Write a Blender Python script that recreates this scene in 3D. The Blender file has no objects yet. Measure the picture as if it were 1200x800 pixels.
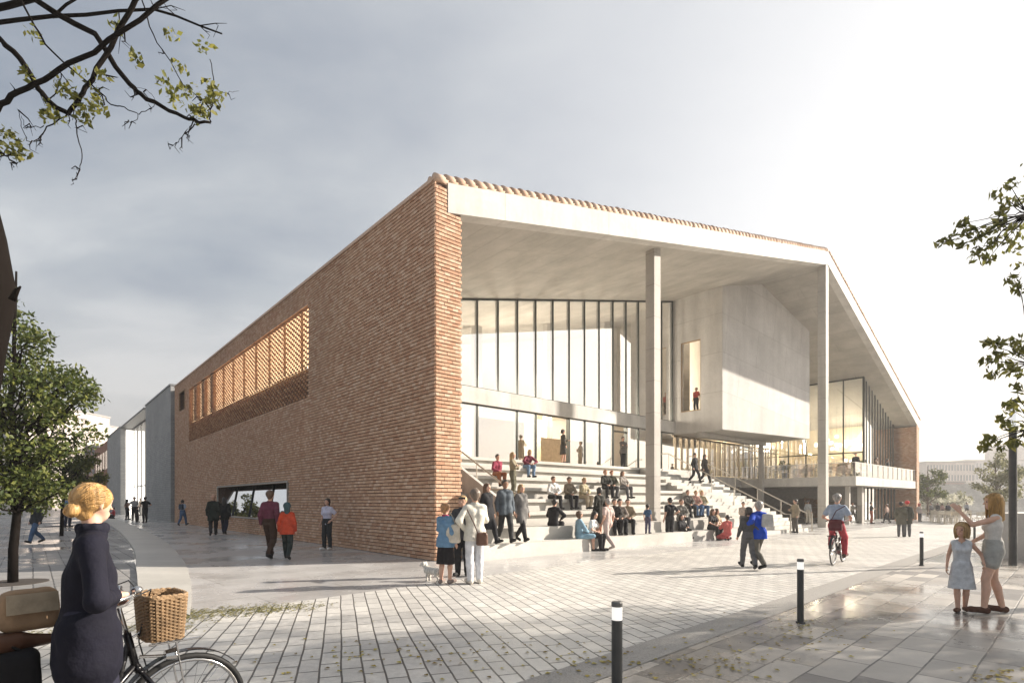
import bpy, math, random
import numpy as np
from mathutils import Vector, Matrix, noise as mnoise
R = random.Random(7)
NR = np.random.default_rng(7)
SC = bpy.context.scene
COL = SC.collection
PI = math.pi
# ------------------------------------------------------------------ camera maths (metres, camera at x=0,y=0,z=1.6 looking +y)
F, HY, EYE = 640.0, 587.0, 1.6
def gp(px, fy, z=0.0):
    d = (EYE - z) * F / (fy - HY)
    return ((px - 600) / F * d, d)
def at(px, py, d):
    return Vector(((px - 600) / F * d, d, EYE + (HY - py) / F * d))
CX, CY = -2.02, 14.5
ANG = math.atan2(.66, .751)
UX, UY = math.cos(ANG), math.sin(ANG)
WX, WY = -UY, UX
def W(t, s): return (CX + UX*t + WX*s, CY + UY*t + WY*s)
def t_at(px, s):
    r = (px - 600) / F
    return (r*(CY + WY*s) - (CX + WX*s)) / (UX - r*UY)
# ------------------------------------------------------------------ object helpers
def link(o, parent=None):
    COL.objects.link(o)
    if parent is not None: o.parent = parent
    return o
def tag(o, label=None, cat=None, group=None, kind=None):
    if label: o['label'] = label
    if cat: o['category'] = cat
    if group: o['group'] = group
    if kind: o['kind'] = kind
    return o
def empty(name, loc, rz=0, label=None, cat=None, group=None, scale=1):
    o = bpy.data.objects.new(name, None); o.empty_display_size = .2
    o.location = loc; o.rotation_euler = (0, 0, rz); o.scale = (scale,)*3
    link(o); tag(o, label, cat, group)
    return o
def kids(o): return [c for c in bpy.data.objects if c.parent == o]
def copy_tree(o, parent=None):
    c = o.copy(); link(c)
    if parent is not None: c.parent = parent
    for ch in kids(o): copy_tree(ch, c)
    return c
def mesh_obj(name, v, f, mat, parent=None, smooth=False):
    me = bpy.data.meshes.new(name)
    me.from_pydata(v if isinstance(v, list) else v.tolist(), [], f if isinstance(f, list) else f.tolist())
    if smooth: me.polygons.foreach_set('use_smooth', [True]*len(me.polygons))
    if mat: me.materials.append(mat)
    me.update()
    return link(bpy.data.objects.new(name, me), parent)
class MB:
    def __init__(s): s.v = []; s.f = []
    def box(s, x0, x1, y0, y1, z0, z1):
        n = len(s.v)
        s.v += [(x0,y0,z0),(x1,y0,z0),(x1,y1,z0),(x0,y1,z0),(x0,y0,z1),(x1,y0,z1),(x1,y1,z1),(x0,y1,z1)]
        s.f += [tuple(n+i for i in q) for q in ((0,3,2,1),(4,5,6,7),(0,1,5,4),(1,2,6,5),(2,3,7,6),(3,0,4,7))]
        return s
    def quad(s, *p):
        n = len(s.v); s.v += [tuple(q) for q in p]; s.f.append(tuple(range(n, n+len(p)))); return s
    def prism(s, poly, off):
        """polygon (3d points) extruded by vector off"""
        n = len(s.v); m = len(poly)
        s.v += [tuple(p) for p in poly] + [tuple(Vector(p)+Vector(off)) for p in poly]
        s.f.append(tuple(range(n+m-1, n-1, -1))); s.f.append(tuple(range(n+m, n+2*m)))
        for i in range(m):
            j = (i+1) % m; s.f.append((n+i, n+j, n+m+j, n+m+i))
        return s
    def tube(s, pts, r, n=8, cap=True):
        pts = [Vector(p) for p in pts]; m = len(pts)
        rr = r if isinstance(r, (list, tuple)) else [r]*m
        base = len(s.v); up = None
        for i, p in enumerate(pts):
            d = (pts[min(i+1, m-1)] - pts[max(i-1, 0)])
            d = d.normalized() if d.length > 1e-9 else Vector((0,0,1))
            if up is None:
                a = Vector((0,0,1)) if abs(d.z) < .9 else Vector((1,0,0))
                up = (a - d*a.dot(d)).normalized()
            else:
                up = up - d*up.dot(d); up = up.normalized() if up.length > 1e-6 else Vector((1,0,0))
            q = d.cross(up)
            for k in range(n):
                a = 2*PI*k/n
                s.v.append(tuple(p + (up*math.cos(a) + q*math.sin(a))*rr[i]))
        for i in range(m-1):
            for k in range(n):
                k2 = (k+1) % n
                s.f.append((base+i*n+k, base+i*n+k2, base+(i+1)*n+k2, base+(i+1)*n+k))
        if cap:
            s.f.append(tuple(base+k for k in range(n-1, -1, -1)))
            s.f.append(tuple(base+(m-1)*n+k for k in range(n)))
        return s
    def lathe(s, prof, c=(0,0,0), n=20):
        base = len(s.v); m = len(prof)
        for r, z in prof:
            for k in range(n):
                a = 2*PI*k/n; s.v.append((c[0]+r*math.cos(a), c[1]+r*math.sin(a), c[2]+z))
        for i in range(m-1):
            for k in range(n):
                k2 = (k+1) % n
                s.f.append((base+i*n+k, base+i*n+k2, base+(i+1)*n+k2, base+(i+1)*n+k))
        s.f.append(tuple(base+k for k in range(n-1, -1, -1))); s.f.append(tuple(base+(m-1)*n+k for k in range(n)))
        return s
    def ball(s, c, r, n=10, sq=(1,1,1)):
        m = max(4, n//2)
        base = len(s.v)
        for i in range(1, m):
            b = PI*i/m
            for k in range(n):
                a = 2*PI*k/n
                s.v.append((c[0]+r*sq[0]*math.sin(b)*math.cos(a), c[1]+r*sq[1]*math.sin(b)*math.sin(a), c[2]+r*sq[2]*math.cos(b)))
        for i in range(m-2):
            for k in range(n):
                k2 = (k+1) % n; s.f.append((base+i*n+k, base+(i+1)*n+k, base+(i+1)*n+k2, base+i*n+k2))
        t = len(s.v); s.v += [(c[0],c[1],c[2]+r*sq[2]), (c[0],c[1],c[2]-r*sq[2])]
        for k in range(n):
            k2 = (k+1) % n; s.f.append((t, base+k, base+k2)); s.f.append((t+1, base+(m-2)*n+k2, base+(m-2)*n+k))
        return s
    def split(s, name, mat, parent=None):
        """every box of this collection as a mesh of its own"""
        out = []
        for i in range(0, len(s.v), 8):
            out.append(mesh_obj(name, s.v[i:i+8], [(0,3,2,1),(4,5,6,7),(0,1,5,4),(1,2,6,5),(2,3,7,6),(3,0,4,7)], mat, parent))
        return out
    def build(s, name, mat, parent=None, smooth=False):
        return mesh_obj(name, s.v, s.f, mat, parent, smooth)
# ------------------------------------------------------------------ materials
MC = {}
def nt_new(name):
    m = bpy.data.materials.new(name); m.use_nodes = True
    nt = m.node_tree; b = nt.nodes['Principled BSDF']
    return m, nt, b, nt.nodes.new, nt.links.new
def ramp(nt, pts):
    r = nt.nodes.new('ShaderNodeValToRGB'); e = r.color_ramp.elements
    while len(e) < len(pts): e.new(.5)
    for q, (p, c) in zip(e, pts):
        q.position = p; q.color = (c, c, c, 1) if not isinstance(c, (tuple, list)) else (*c, 1)
    return r
def noise_node(nt, scale, detail=4, rough=.55, src=None, stretch=None):
    n = nt.nodes.new('ShaderNodeTexNoise'); n.inputs['Scale'].default_value = scale
    n.inputs['Detail'].default_value = detail; n.inputs['Roughness'].default_value = rough
    tc = nt.nodes.new('ShaderNodeTexCoord')
    if stretch:
        mp = nt.nodes.new('ShaderNodeMapping'); mp.inputs['Scale'].default_value = stretch
        nt.links.new(tc.outputs[src or 'Object'], mp.inputs[0]); nt.links.new(mp.outputs[0], n.inputs['Vector'])
    else: nt.links.new(tc.outputs[src or 'Object'], n.inputs['Vector'])
    return n
def mix_col(nt, fac, a, b, mode='MIX'):
    m = nt.nodes.new('ShaderNodeMix'); m.data_type = 'RGBA'; m.blend_type = mode
    for i, v in ((0, fac), (6, a), (7, b)):
        if hasattr(v, 'is_output'): nt.links.new(v, m.inputs[i])
        elif i == 0: m.inputs[0].default_value = v
        else: m.inputs[i].default_value = (*v, 1)
    return m.outputs[2]
def math_n(nt, op, a, b=0.0):
    m = nt.nodes.new('ShaderNodeMath'); m.operation = op
    for i, v in ((0, a), (1, b)):
        if hasattr(v, 'is_output'): nt.links.new(v, m.inputs[i])
        else: m.inputs[i].default_value = v
    return m.outputs[0]
def bump(nt, b, h, dist=.01, strength=.6):
    n = nt.nodes.new('ShaderNodeBump'); n.inputs['Distance'].default_value = dist; n.inputs['Strength'].default_value = strength
    nt.links.new(h, n.inputs['Height']); nt.links.new(n.outputs[0], b.inputs['Normal'])
def simple(name, c, rough=.6, metal=0, var=.15, scale=6, bmp=0, spec=.5):
    """plain material with a gentle mottling"""
    key = (name, c, rough, metal)
    if key in MC: return MC[key]
    m, nt, b, N, L = nt_new(name)
    n = noise_node(nt, scale)
    rp = ramp(nt, [(.3, 1-var), (.7, 1+var)]); L(n.outputs[0], rp.inputs[0])
    L(mix_col(nt, 1.0, c, rp.outputs[0], 'MULTIPLY'), b.inputs['Base Color'])
    b.inputs['Roughness'].default_value = rough; b.inputs['Metallic'].default_value = metal
    b.inputs['Specular IOR Level'].default_value = spec
    if bmp:
        n2 = noise_node(nt, scale*8); bump(nt, b, n2.outputs[0], bmp, .5)
    MC[key] = m; return m
def cloth(c, kind='cloth'):
    c = tuple(round(x, 3) for x in c)
    key = (kind, c)
    if key in MC: return MC[key]
    m, nt, b, N, L = nt_new(kind)
    n = noise_node(nt, 9, 5); rp = ramp(nt, [(.3, .78), (.7, 1.18)]); L(n.outputs[0], rp.inputs[0])
    L(mix_col(nt, 1.0, c, rp.outputs[0], 'MULTIPLY'), b.inputs['Base Color'])
    b.inputs['Roughness'].default_value = .85; b.inputs['Specular IOR Level'].default_value = .2
    n2 = noise_node(nt, 14, 3); bump(nt, b, n2.outputs[0], .02, .5)
    MC[key] = m; return m
def skin_m(c):
    key = ('skin', c)
    if key in MC: return MC[key]
    m, nt, b, N, L = nt_new('skin')
    n = noise_node(nt, 14, 4); rp = ramp(nt, [(.3, .9), (.7, 1.08)]); L(n.outputs[0], rp.inputs[0])
    L(mix_col(nt, 1.0, c, rp.outputs[0], 'MULTIPLY'), b.inputs['Base Color'])
    b.inputs['Roughness'].default_value = .5; b.inputs['Specular IOR Level'].default_value = .35
    b.inputs['Subsurface Weight'].default_value = .12; b.inputs['Subsurface Radius'].default_value = (.02, .008, .004)
    b.inputs['Subsurface Scale'].default_value = 1
    MC[key] = m; return m
def hair_m(c):
    key = ('hair', c)
    if key in MC: return MC[key]
    m, nt, b, N, L = nt_new('hair')
    n = noise_node(nt, 40, 4, .6, stretch=(1, 1, .18)); rp = ramp(nt, [(.3, .5), (.7, 1.35)]); L(n.outputs[0], rp.inputs[0])
    L(mix_col(nt, 1.0, c, rp.outputs[0], 'MULTIPLY'), b.inputs['Base Color'])
    b.inputs['Roughness'].default_value = .42; bump(nt, b, n.outputs[0], .012, .8)
    MC[key] = m; return m
def concrete(name, c, board=None, rough=.75, panel=None, var=.12, spec=.5):
    m, nt, b, N, L = nt_new(name); b.inputs['Specular IOR Level'].default_value = spec
    n1 = noise_node(nt, .55, 6, .65); r1 = ramp(nt, [(.32, 1-var), (.68, 1+var)]); L(n1.outputs[0], r1.inputs[0])
    n2 = noise_node(nt, 9, 6, .7); r2 = ramp(nt, [(.3, .93), (.7, 1.06)]); L(n2.outputs[0], r2.inputs[0])
    col = mix_col(nt, 1.0, mix_col(nt, 1.0, c, r1.outputs[0], 'MULTIPLY'), r2.outputs[0], 'MULTIPLY')
    h = n2.outputs[0]
    if board:     # streaks of the formwork boards
        n3 = noise_node(nt, 1.0, 5, .6, stretch=board); r3 = ramp(nt, [(.35, .90), (.62, 1.05)]); L(n3.outputs[0], r3.inputs[0])
        col = mix_col(nt, 1.0, col, r3.outputs[0], 'MULTIPLY')
    if panel:     # shutter joints: (mapping rotation, width, height)
        tc = N('ShaderNodeTexCoord'); mp = N('ShaderNodeMapping'); mp.inputs['Rotation'].default_value = panel[0]
        L(tc.outputs['Object'], mp.inputs[0]); bk = N('ShaderNodeTexBrick'); L(mp.outputs[0], bk.inputs['Vector'])
        bk.inputs['Scale'].default_value = 1; bk.inputs['Brick Width'].default_value = panel[1]; bk.inputs['Row Height'].default_value = panel[2]
        bk.inputs['Mortar Size'].default_value = .012; bk.inputs['Mortar Smooth'].default_value = .4
        bk.inputs['Color1'].default_value = (1, 1, 1, 1); bk.inputs['Color2'].default_value = (.9, .9, .89, 1); bk.inputs['Mortar'].default_value = (.50, .49, .47, 1)
        col = mix_col(nt, .8, col, bk.outputs['Color'], 'MULTIPLY')
    L(col, b.inputs['Base Color']); b.inputs['Roughness'].default_value = rough
    bump(nt, b, h, .006, .4)
    return m
def paving(name, c1, c2, mortar, bw, rh, rot, wet=0.0, ms=.012, var=.2, rough=.62, off=.5, bmp=.012, wet_scale=.35, wr=.12):
    """unit paving laid at angle rot, with damp patches that are smoother and darker"""
    m, nt, b, N, L = nt_new(name)
    tc = N('ShaderNodeTexCoord'); mp = N('ShaderNodeMapping'); mp.inputs['Rotation'].default_value = (0, 0, rot)
    L(tc.outputs['Object'], mp.inputs[0])
    wob = noise_node(nt, 1.3, 2); 
    vm = N('ShaderNodeVectorMath'); vm.operation = 'MULTIPLY_ADD'; L(wob.outputs['Color'], vm.inputs[0]); vm.inputs[1].default_value = (.035, .035, 0); L(mp.outputs[0], vm.inputs[2])
    bk = N('ShaderNodeTexBrick'); L(vm.outputs[0], bk.inputs['Vector'])
    bk.inputs['Scale'].default_value = 1; bk.inputs['Brick Width'].default_value = bw; bk.inputs['Row Height'].default_value = rh
    bk.inputs['Mortar Size'].default_value = ms; bk.inputs['Mortar Smooth'].default_value = .25; bk.inputs['Bias'].default_value = 0
    bk.offset = off
    bk.inputs['Color1'].default_value = (*c1, 1); bk.inputs['Color2'].default_value = (*c2, 1); bk.inputs['Mortar'].default_value = (*mortar, 1)
    n1 = noise_node(nt, .4, 6, .7); r1 = ramp(nt, [(.3, 1-var), (.7, 1+var)]); L(n1.outputs[0], r1.inputs[0])
    n2 = noise_node(nt, 14, 5, .7); r2 = ramp(nt, [(.3, .84), (.7, 1.12)]); L(n2.outputs[0], r2.inputs[0])
    col = mix_col(nt, 1.0, mix_col(nt, 1.0, bk.outputs['Color'], r1.outputs[0], 'MULTIPLY'), r2.outputs[0], 'MULTIPLY')
    rr = ramp(nt, [(.35, rough-.1), (.65, rough+.15)]); L(n2.outputs[0], rr.inputs[0]); rgh = rr.outputs[0]
    if wet:
        nw = noise_node(nt, wet_scale, 5, .6); rw = ramp(nt, [(.56-wet*.28, 0), (.64-wet*.2, 1)]); L(nw.outputs[0], rw.inputs[0])
        col = mix_col(nt, math_n(nt, 'MULTIPLY', rw.outputs[0], .35), col, (.5*c1[0], .5*c1[1], .5*c1[2]))
        mx = N('ShaderNodeMix'); L(rw.outputs[0], mx.inputs[0]); L(rgh, mx.inputs[2]); mx.inputs[3].default_value = wr; rgh = mx.outputs[0]
    L(col, b.inputs['Base Color']); L(rgh, b.inputs['Roughness'])
    h = math_n(nt, 'ADD', math_n(nt, 'SUBTRACT', 1.0, bk.outputs['Fac']), math_n(nt, 'MULTIPLY', n2.outputs[0], .25))
    bump(nt, b, h, bmp, .7)
    return m
def glass_m(name, tint=(.93, .96, .95), refl=.16):
    m = bpy.data.materials.new(name); m.use_nodes = True; nt = m.node_tree; nt.nodes.clear()
    N, L = nt.nodes.new, nt.links.new
    out = N('ShaderNodeOutputMaterial'); mx = N('ShaderNodeMixShader'); tr = N('ShaderNodeBsdfTransparent'); gl = N('ShaderNodeBsdfGlossy')
    tr.inputs[0].default_value = (*tint, 1); gl.inputs['Roughness'].default_value = .015; gl.inputs['Color'].default_value = (.95, .97, 1, 1)
    fr = N('ShaderNodeFresnel'); fr.inputs[0].default_value = 1.5
    f = math_n(nt, 'MINIMUM', math_n(nt, 'ADD', math_n(nt, 'MULTIPLY', fr.outputs[0], 1.5), refl), 1.0)
    L(f, mx.inputs[0]); L(tr.outputs[0], mx.inputs[1]); L(gl.outputs[0], mx.inputs[2]); L(mx.outputs[0], out.inputs[0])
    n = noise_node(nt, .7, 2); bp = N('ShaderNodeBump'); bp.inputs['Distance'].default_value = .004; bp.inputs['Strength'].default_value = .25
    L(n.outputs[0], bp.inputs['Height']); L(bp.outputs[0], gl.inputs['Normal'])
    return m
def emit(name, c, st):
    m, nt, b, N, L = nt_new(name)
    b.inputs['Base Color'].default_value = (*[min(x, .8) for x in c], 1); b.inputs['Emission Color'].default_value = (*c, 1); b.inputs['Emission Strength'].default_value = st
    return m
def brick_m(name, pts, rough=.85):
    m, nt, b, N, L = nt_new(name)
    g = N('ShaderNodeNewGeometry'); rp = ramp(nt, pts); L(g.outputs['Random Per Island'], rp.inputs[0])
    n1 = noise_node(nt, .35, 5, .6); r1 = ramp(nt, [(.3, .93), (.7, 1.08)]); L(n1.outputs[0], r1.inputs[0])
    n2 = noise_node(nt, 30, 4, .7); r2 = ramp(nt, [(.3, .8), (.7, 1.15)]); L(n2.outputs[0], r2.inputs[0])
    L(mix_col(nt, 1.0, mix_col(nt, 1.0, rp.outputs[0], r1.outputs[0], 'MULTIPLY'), r2.outputs[0], 'MULTIPLY'), b.inputs['Base Color'])
    b.inputs['Roughness'].default_value = rough; bump(nt, b, n2.outputs[0], .006, .6)
    return m
def leaf_m(name, pts, trans=.3):
    m, nt, b, N, L = nt_new(name)
    g = N('ShaderNodeNewGeometry'); rp = ramp(nt, pts); L(g.outputs['Random Per Island'], rp.inputs[0])
    n1 = noise_node(nt, .9, 3); r1 = ramp(nt, [(.3, .75), (.7, 1.25)]); L(n1.outputs[0], r1.inputs[0])
    c = mix_col(nt, 1.0, rp.outputs[0], r1.outputs[0], 'MULTIPLY')
    L(c, b.inputs['Base Color']); b.inputs['Roughness'].default_value = .55; b.inputs['Specular IOR Level'].default_value = .3
    t = N('ShaderNodeBsdfTranslucent'); L(c, t.inputs[0]); mx = N('ShaderNodeMixShader'); mx.inputs[0].default_value = trans
    L(b.outputs[0], mx.inputs[1]); L(t.outputs[0], mx.inputs[2]); L(mx.outputs[0], nt.nodes['Material Output'].inputs[0])
    return m
# ================================================================== camera, world, sun
cam = bpy.data.cameras.new('camera'); cam.sensor_width = 36; cam.lens = 36*F/1200; cam.shift_y = 187/1200 - .0002
cam.clip_start = .05; cam.clip_end = 3000
co = link(bpy.data.objects.new('camera', cam)); co.location = (0, 0, EYE); co.rotation_euler = (PI/2, 0, 0); SC.camera = co
SUN_A = 1.9
sv = Vector((.66+.751*SUN_A, -.751+.66*SUN_A, 0)).normalized(); EL = math.radians(23.5)
SDIR = Vector((sv.x*math.cos(EL), sv.y*math.cos(EL), math.sin(EL)))
sl = bpy.data.lights.new('sun', 'SUN'); sl.energy = 5.0; sl.angle = math.radians(.8); sl.color = (1, .90, .78)
so = link(bpy.data.objects.new('sun', sl)); so.rotation_euler = (-SDIR).to_track_quat('-Z', 'Y').to_euler()
wd = bpy.data.worlds.new('World'); SC.world = wd; wd.use_nodes = True
nt = wd.node_tree; N, L = nt.nodes.new, nt.links.new
bg = nt.nodes['Background']; bg.inputs['Strength'].default_value = .1
sky = N('ShaderNodeTexSky'); sky.sky_type = 'NISHITA'; sky.sun_disc = False
sky.sun_elevation = EL; sky.sun_rotation = math.atan2(SDIR.x, SDIR.y); sky.dust_density = 2.5; sky.air_density = 1.2
tc = N('ShaderNodeTexCoord'); sep = N('ShaderNodeSeparateXYZ'); L(tc.outputs['Generated'], sep.inputs[0])
dv = N('ShaderNodeVectorMath'); dv.operation = 'DIVIDE'; L(tc.outputs['Generated'], dv.inputs[0])
zz = math_n(nt, 'ADD', math_n(nt, 'MAXIMUM', sep.outputs['Z'], 0.0), .18)
cb = N('ShaderNodeCombineXYZ'); [L(zz, cb.inputs[i]) for i in range(3)]; L(cb.outputs[0], dv.inputs[1])
def cn(scale, det, rough, st, off=(0, 0, 0)):
    mp = N('ShaderNodeMapping'); mp.inputs['Scale'].default_value = st; mp.inputs['Location'].default_value = off; L(dv.outputs[0], mp.inputs[0])
    n = N('ShaderNodeTexNoise'); n.inputs['Scale'].default_value = scale; n.inputs['Detail'].default_value = det; n.inputs['Roughness'].default_value = rough
    n.inputs['Distortion'].default_value = .3
    L(mp.outputs[0], n.inputs['Vector']); return n.outputs[0]
c1 = cn(.75, 7, .52, (1, 1.15, .6), (3.1, 1.7, 0)); c2 = cn(2.1, 8, .55, (.7, 1.3, .6), (7, 2, 0))
dt = N('ShaderNodeVectorMath'); dt.operation = 'DOT_PRODUCT'; L(tc.outputs['Generated'], dt.inputs[0])
gl_dir = Vector((.80, .52, .30)).normalized(); dt.inputs[1].default_value = gl_dir
glow = ramp(nt, [(.2, 0), (.5, .16), (.74, .55), (.93, 1)]); L(math_n(nt, 'MAXIMUM', dt.outputs['Value'], 0), glow.inputs[0])
cr = ramp(nt, [(.34, (.98, 1.16, 1.45)), (.44, (1.45, 1.62, 1.88)), (.53, (2.0, 2.14, 2.3)), (.64, (2.9, 2.95, 3.0))])
L(math_n(nt, 'ADD', math_n(nt, 'MULTIPLY', c1, .58), math_n(nt, 'MULTIPLY', c2, .42)), cr.inputs[0])
cloud = mix_col(nt, glow.outputs[0], cr.outputs[0], (4.45, 4.4, 4.35))
hz = ramp(nt, [(0.0, 1.0), (.16, .35), (.34, 0)]); L(math_n(nt, 'ABSOLUTE', sep.outputs['Z']), hz.inputs[0])
warm = mix_col(nt, glow.outputs[0], (3.0, 2.65, 2.58), (3.75, 3.35, 2.85))
cloud2 = mix_col(nt, math_n(nt, 'MULTIPLY', hz.outputs[0], .8), cloud, warm)
L(mix_col(nt, .86, sky.outputs[0], cloud2), bg.inputs['Color'])
vs = SC.view_settings; vs.view_transform = 'Standard'; vs.look = 'None'; vs.gamma = 1; vs.exposure = 1.22; vs.use_curve_mapping = False
SC.cycles.max_bounces = 7; SC.cycles.transparent_max_bounces = 14; SC.cycles.glossy_bounces = 4; SC.cycles.diffuse_bounces = 4
SC.cycles.caustics_reflective = False; SC.cycles.caustics_refractive = False
# ================================================================== ground
def sheet(name, poly, z, mat):
    return tag(mesh_obj(name, [(x, y, z) for x, y in poly], [tuple(range(len(poly)))], mat), kind='structure')
A_CROSS = math.atan2(.95, -.30); A_KERB = math.atan2(.691, .723)
m_ground = paving('far_stone', (.40, .37, .33), (.34, .32, .29), (.2, .19, .17), .9, .45, -A_KERB, wet=.5)
sheet('ground', [(-900, -60), (900, -60), (900, 1500), (-900, 1500)], 0, m_ground)
m_plaza = paving('plaza_setts', (.60, .58, .54), (.48, .465, .44), (.10, .096, .09), .42, .195, -A_CROSS, wet=0, rough=.5, ms=.0105, bmp=.014, wr=.2)
K = lambda x: 4.97 + (x-.225)*.956
sheet('plaza_paving', [(-12, K(-12)), (90, K(90)), (84, 90), (50, 59), (12.3, 23.8), (2.35, 14.75), (-4.47, 7.58), (-6.2, 9.06), (-9.5, 5.5)], .004, m_plaza)
m_left = paving('left_setts', (.30, .29, .28), (.24, .235, .23), (.09, .088, .085), .62, .30, -math.atan2(.751, -.66), wet=.3, ms=.014)
L_EDGE = [(-6.2, 9.06), (-8.6, 12.5), (-13.2, 18.96), (-23.3, 32), (-41, 54), (-78, 101)]
R_EDGE = [(-4.47, 7.58), (-6.42, 10.9), (-9.4, 15.5), (-15, 23.3), (-24.5, 35.3), (-42, 57), (-79.5, 104)]
sheet('left_paving', L_EDGE + [(-140, 130), (-140, -8), (-40, -8), (-9.5, 5.5)], .004, m_left)
m_apron = concrete('apron_concrete', (.47, .46, .45), rough=.42, panel=((0, 0, -A_KERB), 3.2, 1.6), var=.1)
_nt = m_apron.node_tree; _b = _nt.nodes['Principled BSDF']
_n = noise_node(_nt, .5, 5, .6); _r = ramp(_nt, [(.38, .13), (.62, .45)]); _nt.links.new(_n.outputs[0], _r.inputs[0]); _nt.links.new(_r.outputs[0], _b.inputs['Roughness'])
sheet('concrete_path', R_EDGE + [(40, 120), (90, 100), (84, 90), (50, 59), (12.3, 23.8), (2.35, 14.75)], .004, m_apron)
m_band = concrete('band_concrete', (.47, .455, .42), rough=.5, panel=((0, 0, -A_CROSS), 1.4, 9))
n = len(L_EDGE); mb = MB()
def dense(e):
    out = []
    for i in range(len(e)-1):
        p0, p1, p2, p3 = [Vector(e[min(max(j, 0), len(e)-1)]) for j in (i-1, i, i+1, i+2)]
        for k in range(8):
            t = k/8; out.append(.5*((2*p1)+(-p0+p2)*t+(2*p0-5*p1+4*p2-p3)*t*t+(-p0+3*p1-3*p2+p3)*t**3))
    out.append(Vector(e[-1])); return out
le, re = dense(L_EDGE), dense(R_EDGE); q = min(len(le), len(re)); re = re[:1]+re[1:]
rr = [re[int(i*(len(re)-1)/(q-1))] for i in range(q)]
for i in range(q): mb.v += [(le[i].x, le[i].y, .002), (le[i].x, le[i].y, .06), (rr[i].x, rr[i].y, .02), (rr[i].x, rr[i].y, .002)]
for i in range(q-1):
    a, b2 = 4*i, 4*i+4
    for j in range(3): mb.f.append((a+j, a+j+1, b2+j+1, b2+j))
mb.f.append((0, 3, 2, 1))
tag(mb.build('curved_kerb', m_band), kind='structure')
px, py = .311, -.325
m_kerb = simple('kerb_aggregate', (.30, .285, .265), .7, 0, .25, 60, .004)
sheet('kerb_strip', [(-12, K(-12)), (90, K(90)), (90+px, K(90)+py), (-12+px, K(-12)+py)], .008, m_kerb)
m_slab = paving('pavement_slabs', (.48, .445, .40), (.17, .158, .15), (.11, .105, .10), .72, .36, -A_KERB, wet=.5, ms=.010, var=.18, rough=.5, off=.37, bmp=.006, wet_scale=.28)
sheet('pavement', [(-12+px, K(-12)+py), (90+px, K(90)+py), (140, 90), (140, -14), (-12, -14)], .004, m_slab)
# ================================================================== cultural building
m_conc = concrete('board_concrete', (.42, .395, .36), board=(2.2, 2.2, .25), panel=((PI/2, 0, 0), 2.6, 1.3))
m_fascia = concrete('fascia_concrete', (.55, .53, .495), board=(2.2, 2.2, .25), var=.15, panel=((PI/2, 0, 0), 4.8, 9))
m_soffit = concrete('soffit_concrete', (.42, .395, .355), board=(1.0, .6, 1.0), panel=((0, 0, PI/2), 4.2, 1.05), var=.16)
m_step = concrete('step_concrete', (.50, .48, .44), board=(.8, .8, .8), var=.16)
m_plaster = simple('interior_plaster', (.66, .61, .53), .8, 0, .06, 1)
m_frame = simple('frame_metal', (.045, .05, .045), .4, .6, .1)
m_bronze = simple('bronze_metal', (.20, .16, .11), .4, .6, .15)
m_glass = glass_m('facade_glass', (.93, .95, .95), .52)
m_brick = brick_m('brick', [(0, (.42, .225, .135)), (.3, (.475, .285, .18)), (.7, (.53, .335, .22)), (1, (.60, .42, .30))])
m_mort = simple('mortar_dark', (.15, .095, .07), .95)  # the mortar's own dark brown
m_tile = brick_m('clay_tile', [(0, (.46, .30, .21)), (.5, (.56, .40, .30)), (1, (.64, .49, .38))])
ztop = lambda t: 10.2+.2345*t if t < 28.15 else 16.8-.377*(t-28.15)
zsof = lambda t: ztop(t)-.92
B = empty('cultural_centre', (CX, CY, 0), ANG, 'large brick and concrete cultural centre with a tall asymmetric gable porch over broad steps', 'building')
def bricks(name, a0, a1, z0, z1, fn, place, pitch=.102, bw=.18, gap=.007, hgt=.078, dep=(.030, .042), parent=B, mat=None, ztopf=None):
    """individual clay bricks; place(a, z, d) maps along/height/outward arrays to xyz"""
    As, Zs = [], []
    nr = int((z1-z0)/pitch)
    for r in range(nr):
        z = z0 + r*pitch
        off = (r % 2)*bw/2
        k = np.arange(a0-off, a1, bw)
        for a in k:
            lo, hi = max(a, a0), min(a+bw-gap, a1)
            if hi-lo < .04: continue
            c = (lo+hi)/2
            if ztopf and z+hgt > ztopf(c): continue
            if fn is None or fn(c, z+hgt/2, r): As.append((lo, hi)); Zs.append(z)
    A = np.array(As); Z = np.array(Zs); m = len(Z)
    d = NR.uniform(dep[0], dep[1], m)
    zt = Z + hgt + NR.uniform(-.004, .004, m)
    lo, hi = A[:, 0], A[:, 1]; o = np.zeros(m)-.01
    tilt = d*.8
    V = np.stack([place(lo, Z, o), place(hi, Z, o), place(hi, zt, o), place(lo, zt, o), place(lo, Z, d), place(hi, Z, d), place(hi, zt, tilt), place(lo, zt, tilt)], 1).reshape(-1, 3)
    fq = np.array([(4,5,6,7),(0,1,5,4),(1,2,6,5),(2,3,7,6),(3,0,4,7)])
    Fq = (np.arange(m)[:, None, None]*8 + fq[None]).reshape(-1, 4)
    return mesh_obj(name, V, Fq, mat or m_brick, parent)
LS0, LS1, LZ0, LZ1 = 8.9, 30.2, 5.65, 9.2           # brick lattice
WS0, WS1, WZ0, WZ1 = 11.1, 22.5, .80, 2.38          # low window
VS0, VS1, VZ0, VZ1 = 31.5, 33.4, 8.1, 9.35          # small square window
inr = lambda a, z, r4: r4[0] < a < r4[1] and r4[2] < z < r4[3]
def keepL(a, z, r):
    return not (inr(a, z, (LS0, LS1, LZ0, LZ1)) or inr(a, z, (WS0-.05, WS1+.05, WZ0-.02, WZ1+.02)) or inr(a, z, (VS0, VS1, VZ0, VZ1)))
bricks('brick_wall', 0, 35.2, .02, 10.12, keepL, lambda a, z, d: np.stack([-d, a, z], 1))
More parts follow.
